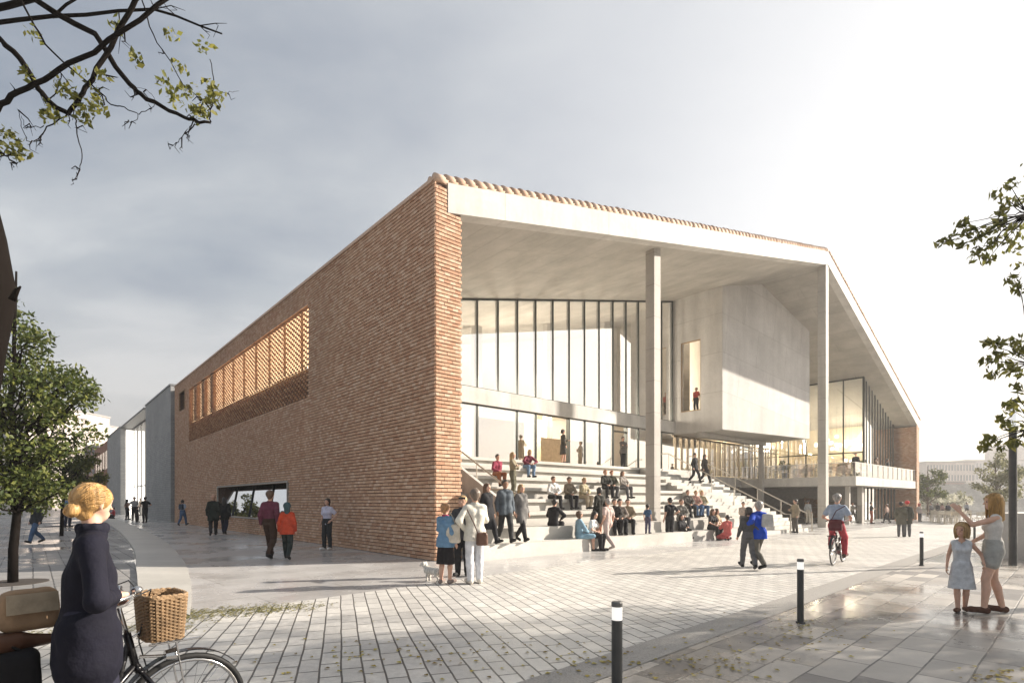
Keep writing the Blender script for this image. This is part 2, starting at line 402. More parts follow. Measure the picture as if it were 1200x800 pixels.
# structural wall behind the bricks, built round the openings
mb = MB()
def wall_cells(mb, x0, x1, smin, smax, zmin, zmax, holes):
    ss = sorted({smin, smax, *[h[0] for h in holes], *[h[1] for h in holes]}); zs = sorted({zmin, zmax, *[h[2] for h in holes], *[h[3] for h in holes]})
    for i in range(len(ss)-1):
        for j in range(len(zs)-1):
            c, zc = (ss[i]+ss[i+1])/2, (zs[j]+zs[j+1])/2
            if not any(inr(c, zc, h) for h in holes): mb.box(x0, x1, ss[i], ss[i+1], zs[j], zs[j+1])
wall_cells(mb, .004, .84, .05, 35.2, 0, 10.1, [(LS0, LS1, LZ0, LZ1), (WS0, WS1, WZ0, WZ1), (VS0, VS1, VZ0, VZ1)])
mb.build('wall_core', m_mort, B)
# lattice: alternate bricks left out
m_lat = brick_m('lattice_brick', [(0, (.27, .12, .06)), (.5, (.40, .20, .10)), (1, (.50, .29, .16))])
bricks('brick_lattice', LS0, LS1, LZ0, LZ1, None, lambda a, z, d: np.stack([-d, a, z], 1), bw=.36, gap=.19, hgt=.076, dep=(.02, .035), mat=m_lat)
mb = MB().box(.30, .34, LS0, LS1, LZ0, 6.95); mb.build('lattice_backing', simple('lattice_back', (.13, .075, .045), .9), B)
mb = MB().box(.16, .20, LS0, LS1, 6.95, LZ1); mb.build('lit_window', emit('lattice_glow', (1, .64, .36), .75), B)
mb = MB()
for k in range(11): s = LS0+1+k*2.0; mb.box(.08, .158, s-.045, s+.045, 6.95, LZ1)
for s in (24.2, 26.4, 28.6): mb.box(.05, .158, s-.45, s+.45, 6.95, LZ1)
mb.split('lattice_post', m_bronze, B)
wn = MB().box(.42, .46, VS0, VS1, VZ0, VZ1).build('window', m_frame, B)
MB().quad((.41, VS0, VZ0), (.41, VS1, VZ0), (.41, VS1, VZ1), (.41, VS0, VZ1)).build('pane', simple('olive_glass', (.14, .15, .09), .1), wn)
MB().box(-.07, .3, VS1, VS1+.08, VZ0, VZ1).box(-.07, .3, VS0-.08, VS0, VZ0-.08, VZ1+.08).box(-.07, .3, VS0, VS1+.08, VZ1, VZ1+.08).build('frame', simple('frame_oak', (.30, .18, .09), .6), wn)
# low strip window with sloping glass
lw = MB()
lw.box(-.08, .5, WS0-.06, WS0, WZ0-.06, WZ1+.06).box(-.08, .5, WS1, WS1+.06, WZ0-.06, WZ1+.06)
lw.box(-.08, .82, WS0, WS1, WZ1, WZ1+.06).box(-.08, .82, WS0, WS1, WZ0-.06, WZ0)
lo = lw.build('window', simple('reveal_metal', (.36, .34, .31), .5, .2), B)
gx = lambda z: .0 + .40*(z-WZ0)/(WZ1-WZ0)
MB().quad((gx(WZ0), WS0, WZ0), (gx(WZ0), WS1, WZ0), (gx(WZ1), WS1, WZ1), (gx(WZ1), WS0, WZ1)).build('pane', glass_m('sloped_glass', (.2, .22, .24), .75), lo)
for s in (13.6, 16.6, 19.6): MB().tube([(gx(WZ0)-.03, s, WZ0), (gx(WZ1)-.03, s+.5, WZ1)], .03, 6).build('mullion', m_frame, lo)

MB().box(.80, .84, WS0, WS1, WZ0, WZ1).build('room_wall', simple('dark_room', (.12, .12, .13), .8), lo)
# front end of the left wall, inner brick wall on the right and its front end
bricks('brick_wall', 0, .84, .02, 10.1, lambda a, z, r: not (a > .37 and z > zsof(.4)-.02), lambda a, z, d: np.stack([a, .02-d, z], 1))
zr = lambda t: 8.05-.377*(t-48.7)
MB().box(48.7, 49.5, .02, 34, 0, 7.9).build('wall_core', m_mort, B)
bricks('brick_wall', 0, 12, .02, 8.0, None, lambda a, z, d: np.stack([48.7-d, a, z], 1))
bricks('brick_wall', 48.66, 49.5, .02, 8.1, None, lambda a, z, d: np.stack([a, .02-d, z], 1))
MB().box(-.07, .40, .0, 35.2, 10.12, 10.2).build('coping', m_tile, B)
# roof: concrete slab whose front edge is the fascia, folded at the ridge
def zslab(t): return ztop(t)-.10
poly = [(.372, 0, zsof(.372)), (.372, 0, zslab(.372)), (28.15, 0, zslab(28.15)), (49.6, 0, zslab(49.6)), (49.6, 0, zsof(49.6)), (28.15, 0, zsof(28.15))]
TH = .55
# left slope and right slope soffits are the underside of one slab; the fascia is its front board
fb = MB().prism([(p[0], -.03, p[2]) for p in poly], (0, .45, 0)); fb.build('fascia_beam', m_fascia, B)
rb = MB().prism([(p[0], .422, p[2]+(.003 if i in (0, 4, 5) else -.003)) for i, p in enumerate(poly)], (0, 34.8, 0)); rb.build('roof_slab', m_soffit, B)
# tiles: covering and the verge row of half-round tiles
mb = MB()
for (t0, t1) in ((-.08, 28.15), (28.15, 49.75)):
    a, b2 = ztop(t0)-.03, ztop(t1)-.03
    mb.prism([(t0, .1, a-.06), (t1, .1, b2-.06), (t1, .1, b2), (t0, .1, a)], (0, 35, 0))
mb.build('roof_tiles', m_tile, B)
mb = MB()
def verge(t0, t1, pitch, sgn):
    nn = int(abs(t1-t0)/pitch)
    for k in range(nn):
        for row, (sy, rad) in enumerate(((.02, .12), (.24, .11))):
            ta = t0 + sgn*k*pitch; tb = ta + sgn*(pitch+.07)
            za, zb = ztop(ta)-.05, ztop(tb)-.05
            j = R.uniform(-.012, .012)
            mb.tube([(ta, sy, za+.05+j), (tb, sy, zb-.0)], [rad+R.uniform(-.01, .008), rad*.78], 9)
verge(-.05, 28.1, .335, 1); verge(49.75, 28.3, .335, -1)
mb.build('verge_tile', m_tile, B, True)
# columns
MB().box(10.9, 11.34, .6, 1.02, .8, zsof(10.9)+.08).build('column', m_conc, B)
MB().box(27.85, 28.3, 0, .46, 0, zsof(28.1)+.02).build('column', m_conc, B)
# upper hall glazing at s = 8
cw = MB().box(.84, 24.1, 7.9, 8.36, 6.12, 6.86).build('concrete_band', m_fascia, B)
fr = MB(); ts = [1.0]
t = 7.6-1.26*5
while t < 24: 
    fr.box(t-.022, t+.022, 8.0, 8.22, 6.86, zsof(t)-.02); t += 1.26
fr.prism([(.84, 8.02, zsof(.84)-.09), (24.0, 8.02, zsof(24)-.09), (24.0, 8.02, zsof(24)-.01), (.84, 8.02, zsof(.84)-.01)], (0, .2, 0))
fr.box(.84, 24.1, 8.02, 8.2, 6.862, 6.92)
gw = fr.build('glass_wall', m_frame, B)
MB().quad((.84, 8.05, 6.9), (24.1, 8.05, 6.9), (24.1, 8.05, zsof(24.1)-.05), (.84, 8.05, zsof(.84)-.05)).build('pane', m_glass, gw)
fr = MB(); dz0, dz1 = 3.45, 6.12
for t in (2.6, 5.1, 7.6, 10.1, 11.4, 13.9, 15.2, 16.5, 17.7, 19.0, 20.2, 22.7): fr.box(t-.035, t+.035, 8.0, 8.24, dz0, dz1)
fr.box(.84, 24.1, 8.02, 8.2, dz1-.06, dz1-.003).box(.84, 11.4, 8.02, 8.2, dz0+.003, dz0+.06).box(13.9, 24.1, 8.02, 8.2, dz0+.003, dz0+.06)
fr.box(17.7, 19.0, 8.0, 8.2, 5.7, 5.78)
lg = fr.build('entrance_glazing', m_frame, B)
p = MB()
for a, b2 in ((.84, 11.4), (13.9, 17.7), (19.0, 24.1)): p.quad((a, 8.06, dz0), (b2, 8.06, dz0), (b2, 8.06, dz1), (a, 8.06, dz1))
p.build('pane', m_glass, lg)
# interior of the hall
MB().box(.85, 48.6, 8.4, 34, 3.2, 3.44).build('hall_floor', simple('oak_floor', (.40, .33, .25), .4), B)
MB().prism([(.85, 19.5, 0), (48.6, 19.5, 0), (48.6, 19.5, zsof(48.6)), (28.15, 19.5, zsof(28.15)-.01), (.85, 19.5, zsof(.85)-.01)], (0, .3, 0)).build('rear_wall', m_plaster, B)
MB().box(.85, 24, 15, 19.4, 8.2, 8.6).build('gallery', m_plaster, B)
mb = MB()
for t in (6, 12, 18, 24): mb.box(t-.25, t+.25, 13.6, 14.0, 3.44, zsof(t)-.02)
mb.split('inner_pillar', m_conc, B)
MB().box(11.0, 14.6, 12.4, 12.8, 3.45, 6.4).box(3, 8.4, 12, 12.3, 3.45, 5.2).box(16, 21, 12.4, 12.8, 3.45, 5.6).split('partition', simple('oak_panel', (.42, .33, .22), .6), B)
# glazing below and beside the box
fr = MB(); t = 24.4; k = 0
while t < 33.3:
    fr.box(t-.05, t+.05, 8.0, 8.25, 3.45, 6.0); fr.box(t-.04, t+.04, 8.0, 8.22, 0, 2.7); t += .74; k += 1
fr.box(24.1, 40.4, 8.02, 8.2, 5.9, 6.0)
ug = fr.build('under_box_glazing', m_bronze, B)
MB().quad((24.1, 8.06, 3.45), (33.4, 8.06, 3.45), (33.4, 8.06, 6), (24.1, 8.06, 6)).quad((24.1, 8.06, 0), (40.4, 8.06, 0), (40.4, 8.06, 2.7), (24.1, 8.06, 2.7)).build('pane', m_glass, ug)
MB().box(24.1, 33.4, 7.9, 8.38, 2.7, 3.40).build('floor_edge', m_conc, B)
MB().box(33.2, 33.5, 6.2, 6.5, 0, 6.05).box(36.0, 36.12, 2.6, 2.72, 0, 2.66).box(33.9, 34.15, .6, .85, 0, 2.66).box(36.4, 36.9, .55, .85, 0, 2.66).split('slim_post', m_conc, B)
MB().box(24.1, 33.5, 6.0, 6.3, 5.75, 6.02).build('edge_beam', m_conc, B)
# the cantilevered concrete box
FL, FR, BR, BL = (24.1, 4.6), (33.8, 3.1), (34.6, 8), (24.1, 8.4)
zb = 6.05
rs = FL[1] + (FR[1]-FL[1])*(28.15-24.1)/(FR[0]-FL[0])
fp = [(24.112, 4.598, zb), (FR[0], FR[1], zb), (FR[0], FR[1], zsof(33.8)+.01), (28.15, rs, zsof(28.15)+.01), (24.112, 4.598, zsof(24.1)+.01)]
mb = MB().prism(fp, (.046, .297, 0))
mb.prism([(33.8, 3.1, zb), (34.6, 8, zb), (34.6, 8, zsof(34.6)+.01), (33.8, 3.1, zsof(33.8)+.01)], (-.3, .05, 0))
zt = zsof(24.1)+.01
for (s0, s1, z0, z1) in ((4.602, 6.07, zb, zt), (7.5, 8.4, zb, zt), (6.07, 7.5, zb, 7.42), (6.07, 7.5, 12.0, zt)): mb.box(24.1, 24.45, s0, s1, z0, z1)
bx = mb.build('concrete_box', concrete('smooth_box_concrete', (.60, .58, .555), board=(1.3, 1.3, .12), panel=((PI/2, 0, -.153), 3.2, 2.4)), B)
MB().prism([(24.45, 4.9, zb+.003), (33.5, 3.4, zb+.003), (34.3, 8, zb+.003), (24.45, 8.3, zb+.003)], (0, 0, .3)).build('box_floor', m_soffit, bx)
bw_ = MB().box(24.16, 24.22, 6.07, 6.13, 7.42, 12).box(24.16, 24.22, 7.44, 7.5, 7.42, 12).box(24.16, 24.22, 6.13, 7.44, 7.42, 7.5).box(24.16, 24.22, 6.13, 7.44, 11.92, 12).build('window', simple('oak_frame', (.38, .27, .16), .5), bx)
MB().box(26.4, 26.5, 5.2, 8.2, 6.5, 13).box(24.5, 26.4, 5.3, 8.2, 7.3, 7.42).split('box_room', m_plaster, bx)
# terrace slab, balustrade and the restaurant glazing on the right
MB().box(33.4, 48.66, .05, 7.98, 2.66, 3.28).build('terrace_slab', m_fascia, B)
MB().box(33.4, 48.6, .30, 7.9, 2.64, 2.657).build('terrace_soffit', m_soffit, B)
gb = MB()
for t in np.arange(33.5, 48.6, 1.25): gb.box(t-.02, t+.02, .10, .14, 3.28, 4.2)
gb.box(33.44, 48.6, .10, .15, 4.2, 4.24).box(33.42, 33.47, .15, 7.9, 4.2, 4.24)
bal = gb.build('balustrade', simple('steel', (.5, .49, .47), .35, .8), B)
MB().quad((33.45, .125, 3.3), (48.6, .125, 3.3), (48.6, .125, 4.2), (33.45, .125, 4.2)).quad((33.445, .125, 3.3), (33.445, 7.9, 3.3), (33.445, 7.9, 4.2), (33.445, .125, 4.2)).build('pane', glass_m('balustrade_glass', (.80, .82, .84), .30), bal)
fr = MB(); m_thin = m_frame
for s in (1.6, 3.0, 4.4, 5.8, 7.2): fr.box(40.36, 40.46, s-.04, s+.04, 3.28, zsof(40.4)-.0)
fr.box(40.36, 40.46, 1.6, 8, 5.35, 5.43)
for s, in ((1.6,),): fr.box(40.36, 40.48, 1.52, 1.66, 3.28, zsof(40.45)-.02)
fr.prism([(40.36, 1.6, zsof(40.4)-.12), (40.36, 8, zsof(40.4)-.12), (40.36, 8, zsof(40.4)-.02), (40.36, 1.6, zsof(40.4)-.02)], (.1, 0, 0))
t = 41.1
while t < 48.5: fr.box(t-.035, t+.035, 1.56, 1.82, 3.28, zsof(t)-.02); t += .72
rg = fr.build('restaurant_glazing', m_frame, B)
MB().quad((40.42, 1.62, 3.3), (40.42, 8, 3.3), (40.42, 8, zsof(40.42)), (40.42, 1.62, zsof(40.42))).quad((40.42, 1.6, 3.3), (48.66, 1.6, 3.3), (48.66, 1.6, zsof(48.66)), (40.42, 1.6, zsof(40.42))).quad((33.4, 8.06, 3.3), (40.4, 8.06, 3.3), (40.4, 8.06, zsof(40.4)), (33.4, 8.06, zsof(33.4))).build('pane', m_glass, rg)
fr = MB()
for t in np.arange(34.0, 40.3, 1.0): fr.box(t-.04, t+.04, 8.0, 8.25, 3.28, zsof(t)-.02)
fr.box(33.4, 40.4, 8, 8.2, 5.6, 5.68).build('mullion', m_bronze, rg)
m_gold = simple('gold_curtain', (.64, .54, .38), .8, 0, .1, 3)
MB().box(41.5, 48.5, 9.5, 9.7, 3.28, zsof(48)).box(47.9, 48.1, 2.2, 9.5, 3.28, zsof(48.1)-.02).box(33.5, 41.5, 11.5, 11.7, 3.44, 12).split('restaurant_wall', m_gold, B)
# ground floor under the terrace
fr = MB()
for t in np.arange(38.6, 48.6, .9): fr.box(t-.03, t+.03, 1.5, 1.7, .12, 2.64)
fr.box(36.9, 48.66, 1.5, 1.7, .02, .12)
gf = fr.build('cafe_glazing', m_frame, B)
MB().quad((36.9, 1.56, .1), (48.66, 1.56, .1), (48.66, 1.56, 2.64), (36.9, 1.56, 2.64)).build('pane', m_glass, gf)
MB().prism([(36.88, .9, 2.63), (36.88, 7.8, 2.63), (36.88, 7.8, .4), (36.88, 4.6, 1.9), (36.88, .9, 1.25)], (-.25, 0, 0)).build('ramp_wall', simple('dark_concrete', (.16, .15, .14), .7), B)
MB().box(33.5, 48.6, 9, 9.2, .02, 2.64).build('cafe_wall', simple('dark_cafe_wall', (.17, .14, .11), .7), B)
# wings beyond the brick wall, along the same street front
m_gstone = paving('grey_stone', (.36, .36, .35), (.27, .275, .28), (.15, .15, .15), .5, .16, 0, var=.15, rough=.8)
def stone_fix(m):
    mp = [n_ for n_ in m.node_tree.nodes if n_.bl_idname == 'ShaderNodeMapping'][0]; mp.inputs['Rotation'].default_value = (0, PI/2, PI/2)
    return m
def wallmat(name, c1, c2, mo, bw, rh):
    m = paving(name, c1, c2, mo, bw, rh, 0, var=.15, rough=.8); nt = m.node_tree
    mp = [n_ for n_ in nt.nodes if n_.bl_idname == 'ShaderNodeMapping'][0]
    sp = nt.nodes.new('ShaderNodeSeparateXYZ'); cb = nt.nodes.new('ShaderNodeCombineXYZ'); tcx = nt.nodes.new('ShaderNodeTexCoord')
    nt.links.new(tcx.outputs['Object'], sp.inputs[0]); nt.links.new(math_n(nt, 'ADD', sp.outputs[0], sp.outputs[1]), cb.inputs[0]); nt.links.new(sp.outputs[2], cb.inputs[1])
    nt.links.new(cb.outputs[0], mp.inputs[0]); return m
m_gst = wallmat('grey_stone_wall', (.37, .37, .36), (.29, .295, .30), (.16, .16, .16), .45, .15)
m_far = wallmat('far_brick', (.36, .15, .075), (.28, .11, .06), (.14, .07, .05), .3, .11)
def wing(label, s0, s1, mat, t0, h=10.2):
    o = empty('stone_wing', (*W(0, s0), 0), ANG, label, 'building'); return o
w1 = empty('stone_wing', (*W(0, 35.6), 0), ANG, 'tall grey stone block standing just beyond the brick wall', 'building')
MB().box(-.22, 14, 0, 12.1, 0, 10.3).build('wall', m_gst, w1); MB().box(-.28, 14, -.05, 12.15, 10.3, 10.42).build('coping', simple('zinc', (.22, .23, .24), .5, .5), w1)
w2 = empty('glass_hall', (*W(0, 48.1), 0), ANG, 'bright glazed entrance hall glowing between two grey stone blocks', 'building')
MB().box(.8, 14, 0, 17.6, 9.9, 10.3).build('roof', simple('roof_edge', (.05, .05, .05), .5), w2)
MB().box(-.3, .8, 0, 17.6, 10.05, 10.25).build('canopy', simple('roof_edge', (.05, .05, .05), .5), w2)
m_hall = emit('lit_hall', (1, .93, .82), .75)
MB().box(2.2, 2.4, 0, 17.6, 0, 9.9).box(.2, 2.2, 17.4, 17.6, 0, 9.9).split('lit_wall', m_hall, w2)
fr = MB()
for k in range(7): fr.box(.9, 1.05, k*2.9, k*2.9+.12, 0, 9.9)
fr.box(.9, 1.05, 0, 17.6, 3.2, 3.3)
fr.build('mullion', simple('pale_frame', (.5, .48, .45), .5), w2)

w3 = empty('stone_wing', (*W(0, 65.8), 0), ANG, 'narrow grey stone block at the far side of the glowing hall', 'building')
MB().box(-.3, 14, 0, 14.8, 0, 10.2).build('wall', m_gst, w3); MB().box(-.36, 14, -.05, 14.9, 10.2, 10.32).build('coping', simple('zinc', (.22, .23, .24), .5, .5), w3)
w4 = empty('brick_wing', (*W(0, 80.8), 0), ANG, 'orange red brick wing at the far end of the street front', 'building')
MB().box(0, 14, 0, 24, 0, 10.2).build('wall', m_far, w4)
mb = MB()
for k in range(5): mb.box(-.05, .02, 3+k*4, 5.6+k*4, 6.2, 8.8)
mb.split('window', simple('dark_pane', (.10, .07, .05), .2), w4)
# ================================================================== seating steps and stairs
S = empty('seating_steps', (CX, CY, 0), ANG, 'broad pale stone seating steps rising to the glazed hall under the gable', 'steps')
LEV = [(.4, -.75, -.15), (.8, -.15, 1.5), (1.24, 1.5, 2.4), (1.68, 2.4, 3.3), (2.12, 3.3, 4.2), (2.57, 4.2, 5.1), (3.01, 5.1, 6.0), (3.45, 6.0, 8.4)]
for i, (z, s0, s1) in enumerate(LEV):
    m = MB(); a, b2 = ((.87, 17.4) if i < 2 else (3.45, 17.4) if i < 7 else (.86, 24.1))
    if i < 2: m.box(a, b2, s0, s1, 0, z)
    else: m.box(a, b2, s0+.07, s1+.07 if i < 7 else s1, 0, z-.13).box(a, b2, s0-.06, s1+(.06 if i < 7 else 0), z-.13+.002, z)
    m.build('tier', m_step, S)
m = MB()
for k in range(15): z = .8+(k+1)*.1765; m.box(.9, 3.3, 1.5+k*.30, 1.5+(k+1)*.30, .79, z)
m.build('stair_flight', m_step, S)
MB().prism([(3.3, 1.1, .8), (3.3, 1.1, 1.5), (3.3, 1.5, 1.75), (3.3, 6.0, 4.1), (3.3, 6.0, .8)], (.14, 0, 0)).build('stringer', m_fascia, S)
m = MB()
for k in range(20): z = (k+1)*.1725; m.box(17.4, 23.1, -.75+k*.335, -.75+(k+1)*.335, 0, z)
m.build('stair_flight', m_step, S)
m = MB()
for k in range(20):
    z = (k+1)*.1725
    for j in range(9): m.box(17.6+j*.62, 17.9+j*.62, -.75+k*.335+.02, -.75+k*.335+.06, z+.001, z+.006)
m.build('tread_strip', simple('strip_dark', (.16, .15, .14), .6), S)
m_rail = simple('rail_steel', (.48, .44, .38), .4, .6)
def handrail(name_pts, posts, label):
    o = empty('handrail', (CX, CY, 0), ANG, label, 'handrail', )
    MB().tube(name_pts, .032, 8).build('rail', m_rail, o)
    for a, b2 in posts: MB().tube([a, b2], .02, 6).build('post', m_rail, o)
    return o
def stair_rail(t, label):
    pt = [(t, s, max(0, min(3.45, (s+.75)/.335*.1725)) + .95) for s in (-1.0, -.75, 5.95, 6.4)]
    handrail([(t, -1.0, .0)]+pt, [((t, s, max(0, (s+.75)/.335*.1725)-.1), (t, s, (s+.75)/.335*.1725+.95)) for s in (.6, 1.9, 3.2, 4.5, 5.9)], label)
stair_rail(22.95, 'metal handrail down the outer right edge of the stair'); stair_rail(20.2, 'metal handrail down the middle of the right hand stair')
handrail([(3.6, 1.3, 1.0), (3.6, 1.3, 2.05), (3.6, 5.9, 4.5)], [((3.6, s, .8+(s-1.5)*.588-.2), (3.6, s, 2.05+(s-1.3)*.533)) for s in (2.9, 4.4, 5.8)], 'metal handrail descending beside the brick pier')
handrail([(3.0, -.1, .8), (3.0, -.1, 1.72), (3.0, .5, 1.95), (3.0, 1.6, 1.98)], [((3.0, 1.0, .8), (3.0, 1.0, 1.96))], 'short cranked handrail on the lowest wide step')
# ================================================================== figures: implicit surfaces turned into one continuous mesh
def surfnet(Fd, o, h):
    S = Fd < 0
    def sub(a, i, j, k): return a[i:a.shape[0]-1+i, j:a.shape[1]-1+j, k:a.shape[2]-1+k]
    cnt = sum(sub(S, i, j, k).astype(np.int8) for i in (0, 1) for j in (0, 1) for k in (0, 1))
    mixed = (cnt > 0) & (cnt < 8)
    ijk = np.argwhere(mixed)
    if len(ijk) == 0: return None
    idx = -np.ones(mixed.shape, np.int64); idx[mixed] = np.arange(len(ijk))
    acc = np.zeros((len(ijk), 3)); num = np.zeros(len(ijk))
    for ax in range(3):
        for u in (0, 1):
            for v in (0, 1):
                c0 = np.zeros(3, int); oth = [q for q in range(3) if q != ax]; c0[oth[0]] = u; c0[oth[1]] = v
                c1 = c0.copy(); c1[ax] = 1
                p0 = ijk+c0; p1 = ijk+c1
                f0 = Fd[p0[:, 0], p0[:, 1], p0[:, 2]]; f1 = Fd[p1[:, 0], p1[:, 1], p1[:, 2]]
                mk = (f0 < 0) != (f1 < 0)
                t = np.where(mk, f0/np.where(mk, f0-f1, 1), 0)
                pos = np.tile(c0.astype(float), (len(ijk), 1)); pos[:, ax] = t
                acc += pos*mk[:, None]; num += mk
    V = o + h*(ijk + acc/num[:, None])
    Q = []
    for ax in range(3):
        oth = [q for q in range(3) if q != ax]
        sl0 = [slice(None)]*3; sl1 = [slice(None)]*3
        sl0[ax] = slice(0, -1); sl1[ax] = slice(1, None)
        ch = S[tuple(sl0)] != S[tuple(sl1)]
        e = np.argwhere(ch)
        e = e[(e[:, oth[0]] > 0) & (e[:, oth[1]] > 0) & (e[:, oth[0]] < Fd.shape[oth[0]]-1) & (e[:, oth[1]] < Fd.shape[oth[1]]-1)]
        if len(e) == 0: continue
        def cell(du, dv):
            c = e.copy(); c[:, oth[0]] -= du; c[:, oth[1]] -= dv
            return idx[c[:, 0], c[:, 1], c[:, 2]]
        q = np.stack([cell(1, 1), cell(0, 1), cell(0, 0), cell(1, 0)], 1)
        inside = S[e[:, 0], e[:, 1], e[:, 2]]
        flip = inside if ax != 1 else ~inside
        q[~flip] = q[~flip][:, ::-1]
        Q.append(q[(q >= 0).all(1)])
    return V, np.concatenate(Q)
def V3(*a): return np.array(a, float)
def field(prims, h, k=.03, cuts=(), folds=0.0, seed=0):
    lo = np.min([np.minimum(p[0]-p[2], p[1]-p[3]) for p in prims], 0) - 3*h
    hi = np.max([np.maximum(p[0]+p[2], p[1]+p[3]) for p in prims], 0) + 3*h
    n = np.ceil((hi-lo)/h).astype(int)+1
    ax = [(lo[i]+h*np.arange(n[i])).astype(np.float32) for i in range(3)]
    Fd = np.full(n, 1.0, np.float32); mg = k+2.5*h+.02
    for a, b, ra, rb in prims:
        l = np.minimum(a-ra, b-rb)-mg; u = np.maximum(a+ra, b+rb)+mg
        i0 = np.maximum(np.floor((l-lo)/h).astype(int), 0); i1 = np.minimum(np.ceil((u-lo)/h).astype(int)+1, n)
        X = ax[0][i0[0]:i1[0], None, None]; Y = ax[1][None, i0[1]:i1[1], None]; Z = ax[2][None, None, i0[2]:i1[2]]
        ba = b-a; bb = float(ba@ba)
        if bb < 1e-10: d = np.sqrt((X-a[0])**2+(Y-a[1])**2+(Z-a[2])**2)-ra
        else:
            tt = np.clip(((X-a[0])*ba[0]+(Y-a[1])*ba[1]+(Z-a[2])*ba[2])/bb, 0, 1)
            d = np.sqrt((X-a[0]-tt*ba[0])**2+(Y-a[1]-tt*ba[1])**2+(Z-a[2]-tt*ba[2])**2)-(ra+(rb-ra)*tt)
        sl = tuple(slice(i0[i], i1[i]) for i in range(3)); old = Fd[sl]
        if k > 0:
            w = np.clip(.5+.5*(old-d)/k, 0, 1); Fd[sl] = old*(1-w)+d*w-k*w*(1-w)
        else: Fd[sl] = np.minimum(old, d)
    X = ax[0][:, None, None]; Y = ax[1][None, :, None]; Z = ax[2][None, None, :]
    if folds:
        s = seed*1.7
        Fd = Fd + folds*(np.sin(25*X+17*Y+4*np.sin(4*Z+s)+s)*(.55+.45*np.sin(4.5*Z+s))+.7*np.sin(36*Z+7*np.sin(9*X+s)+8*Y+14*X)*np.clip(np.sin(7*X+9*Z+s)+.2,0,1))
    for c in cuts: Fd = np.maximum(Fd, c(X, Y, Z))
    return Fd.astype(np.float32), lo, h
def blob(name, prims, h, mat, parent, k=.03, cuts=(), folds=0, seed=0):
    r = surfnet(*field(prims, h, k, cuts, folds, seed))
    if r is None: return None
    return mesh_obj(name, r[0], r[1], mat, parent, True)
def unit(v): return v/max(np.linalg.norm(v), 1e-9)
def ik(a, c, l1, l2, hint):
    d = c-a; L_ = np.linalg.norm(d); mx = (l1+l2)*.995
    if L_ > mx: c = a+d/L_*mx; L_ = mx; d = c-a
    u = d/L_; x = (l1*l1-l2*l2+L_*L_)/(2*L_); y = math.sqrt(max(l1*l1-x*x, 0))
    n_ = hint-u*(hint@u); n_ = unit(n_)
    return a+u*x+n_*y, c
def hand_prims(w, d, pn, curl, side, fine):
    """palm, four unequal fingers of three bones and a side thumb, from wrist w pointing d with palm facing pn"""
    d = unit(d); pn = unit(pn-d*(pn@d)); lat = np.cross(d, pn)*side
    P = []
    if not fine:
        k = w+d*.085
        P += [(w, k, .027, .030), (k, k+d*.055+pn*.03*curl, .026, .015), (w+d*.03+lat*.022, w+d*.075+lat*.04+pn*.025, .014, .010)]
        return P
    for q in (-.026, -.009, .009, .026): P.append((w+lat*q*.6+d*.01, w+d*.088+lat*q, .0155, .0125))
    for q, ln, j in ((.027, .9, 0), (.009, 1.0, 1), (-.010, .95, 2), (-.027, .76, 3)):
        p = w+d*.090+lat*q; ang = .1
        for bn, (L_, r) in enumerate(((.042, .0098), (.027, .0088), (.021, .0078))):
            ang += curl*(.85 if bn else .6)
            dd = d*math.cos(ang)+pn*math.sin(ang)+lat*q*1.2
            p2 = p+unit(dd)*L_*ln; P.append((p, p2, r, r*.9)); p = p2
    p = w+d*.022+lat*.026
    p2 = p+unit(d*.6+lat*.7+pn*.35)*.042; p3 = p2+unit(d*.85+lat*.15+pn*.5)*.032; p4 = p3+unit(d*.8-lat*.1+pn*.6)*.024
    P += [(p, p2, .0145, .0115), (p2, p3, .0115, .0098), (p3, p4, .0098, .008)]
    return P
def off(prims, o, o2=None): return [(a, b, ra+o, rb+(o if o2 is None else o2)) for a, b, ra, rb in prims]
ARMS = {  # wrist position relative to the pelvis (mirrored for the left), elbow hint, curl
    'down': ((.235, .03, -.06), (.3, -1, 0)), 'swing': ((.23, .16, -.03), (.3, -1, 0)), 'back': ((.23, -.15, -.02), (.4, -1, 0)),
    'pocket': ((.19, .06, .05), (1, -.7, 0)), 'crossed': ((-.07, .20, .27), (1, -.1, -.6)), 'fwd': ((.06, .30, .24), (1, -.3, -.7)),
    'lap': ((.07, .27, .10), (1, -.3, -.2)), 'knee': ((.13, .36, .12), (1, 0, -.2)), 'prop': ((.26, -.16, .02), (.6, -1, 0)),
    'hip': ((.17, .02, .10), (1, -.5, 0)), 'bag': ((.14, .14, .22), (1, -.5, -.4)), 'phone': ((.10, .20, .44), (.6, .2, -1)),
}
HAIRC = {'blond': (.50, .33, .13), 'brown': (.10, .055, .03), 'dark': (.025, .02, .018), 'grey': (.34, .32, .30), 'red': (.30, .11, .04), 'fair': (.40, .27, .13)}
SKINS = [(.56, .34, .25), (.62, .39, .29), (.48, .28, .19), (.30, .17, .11)]
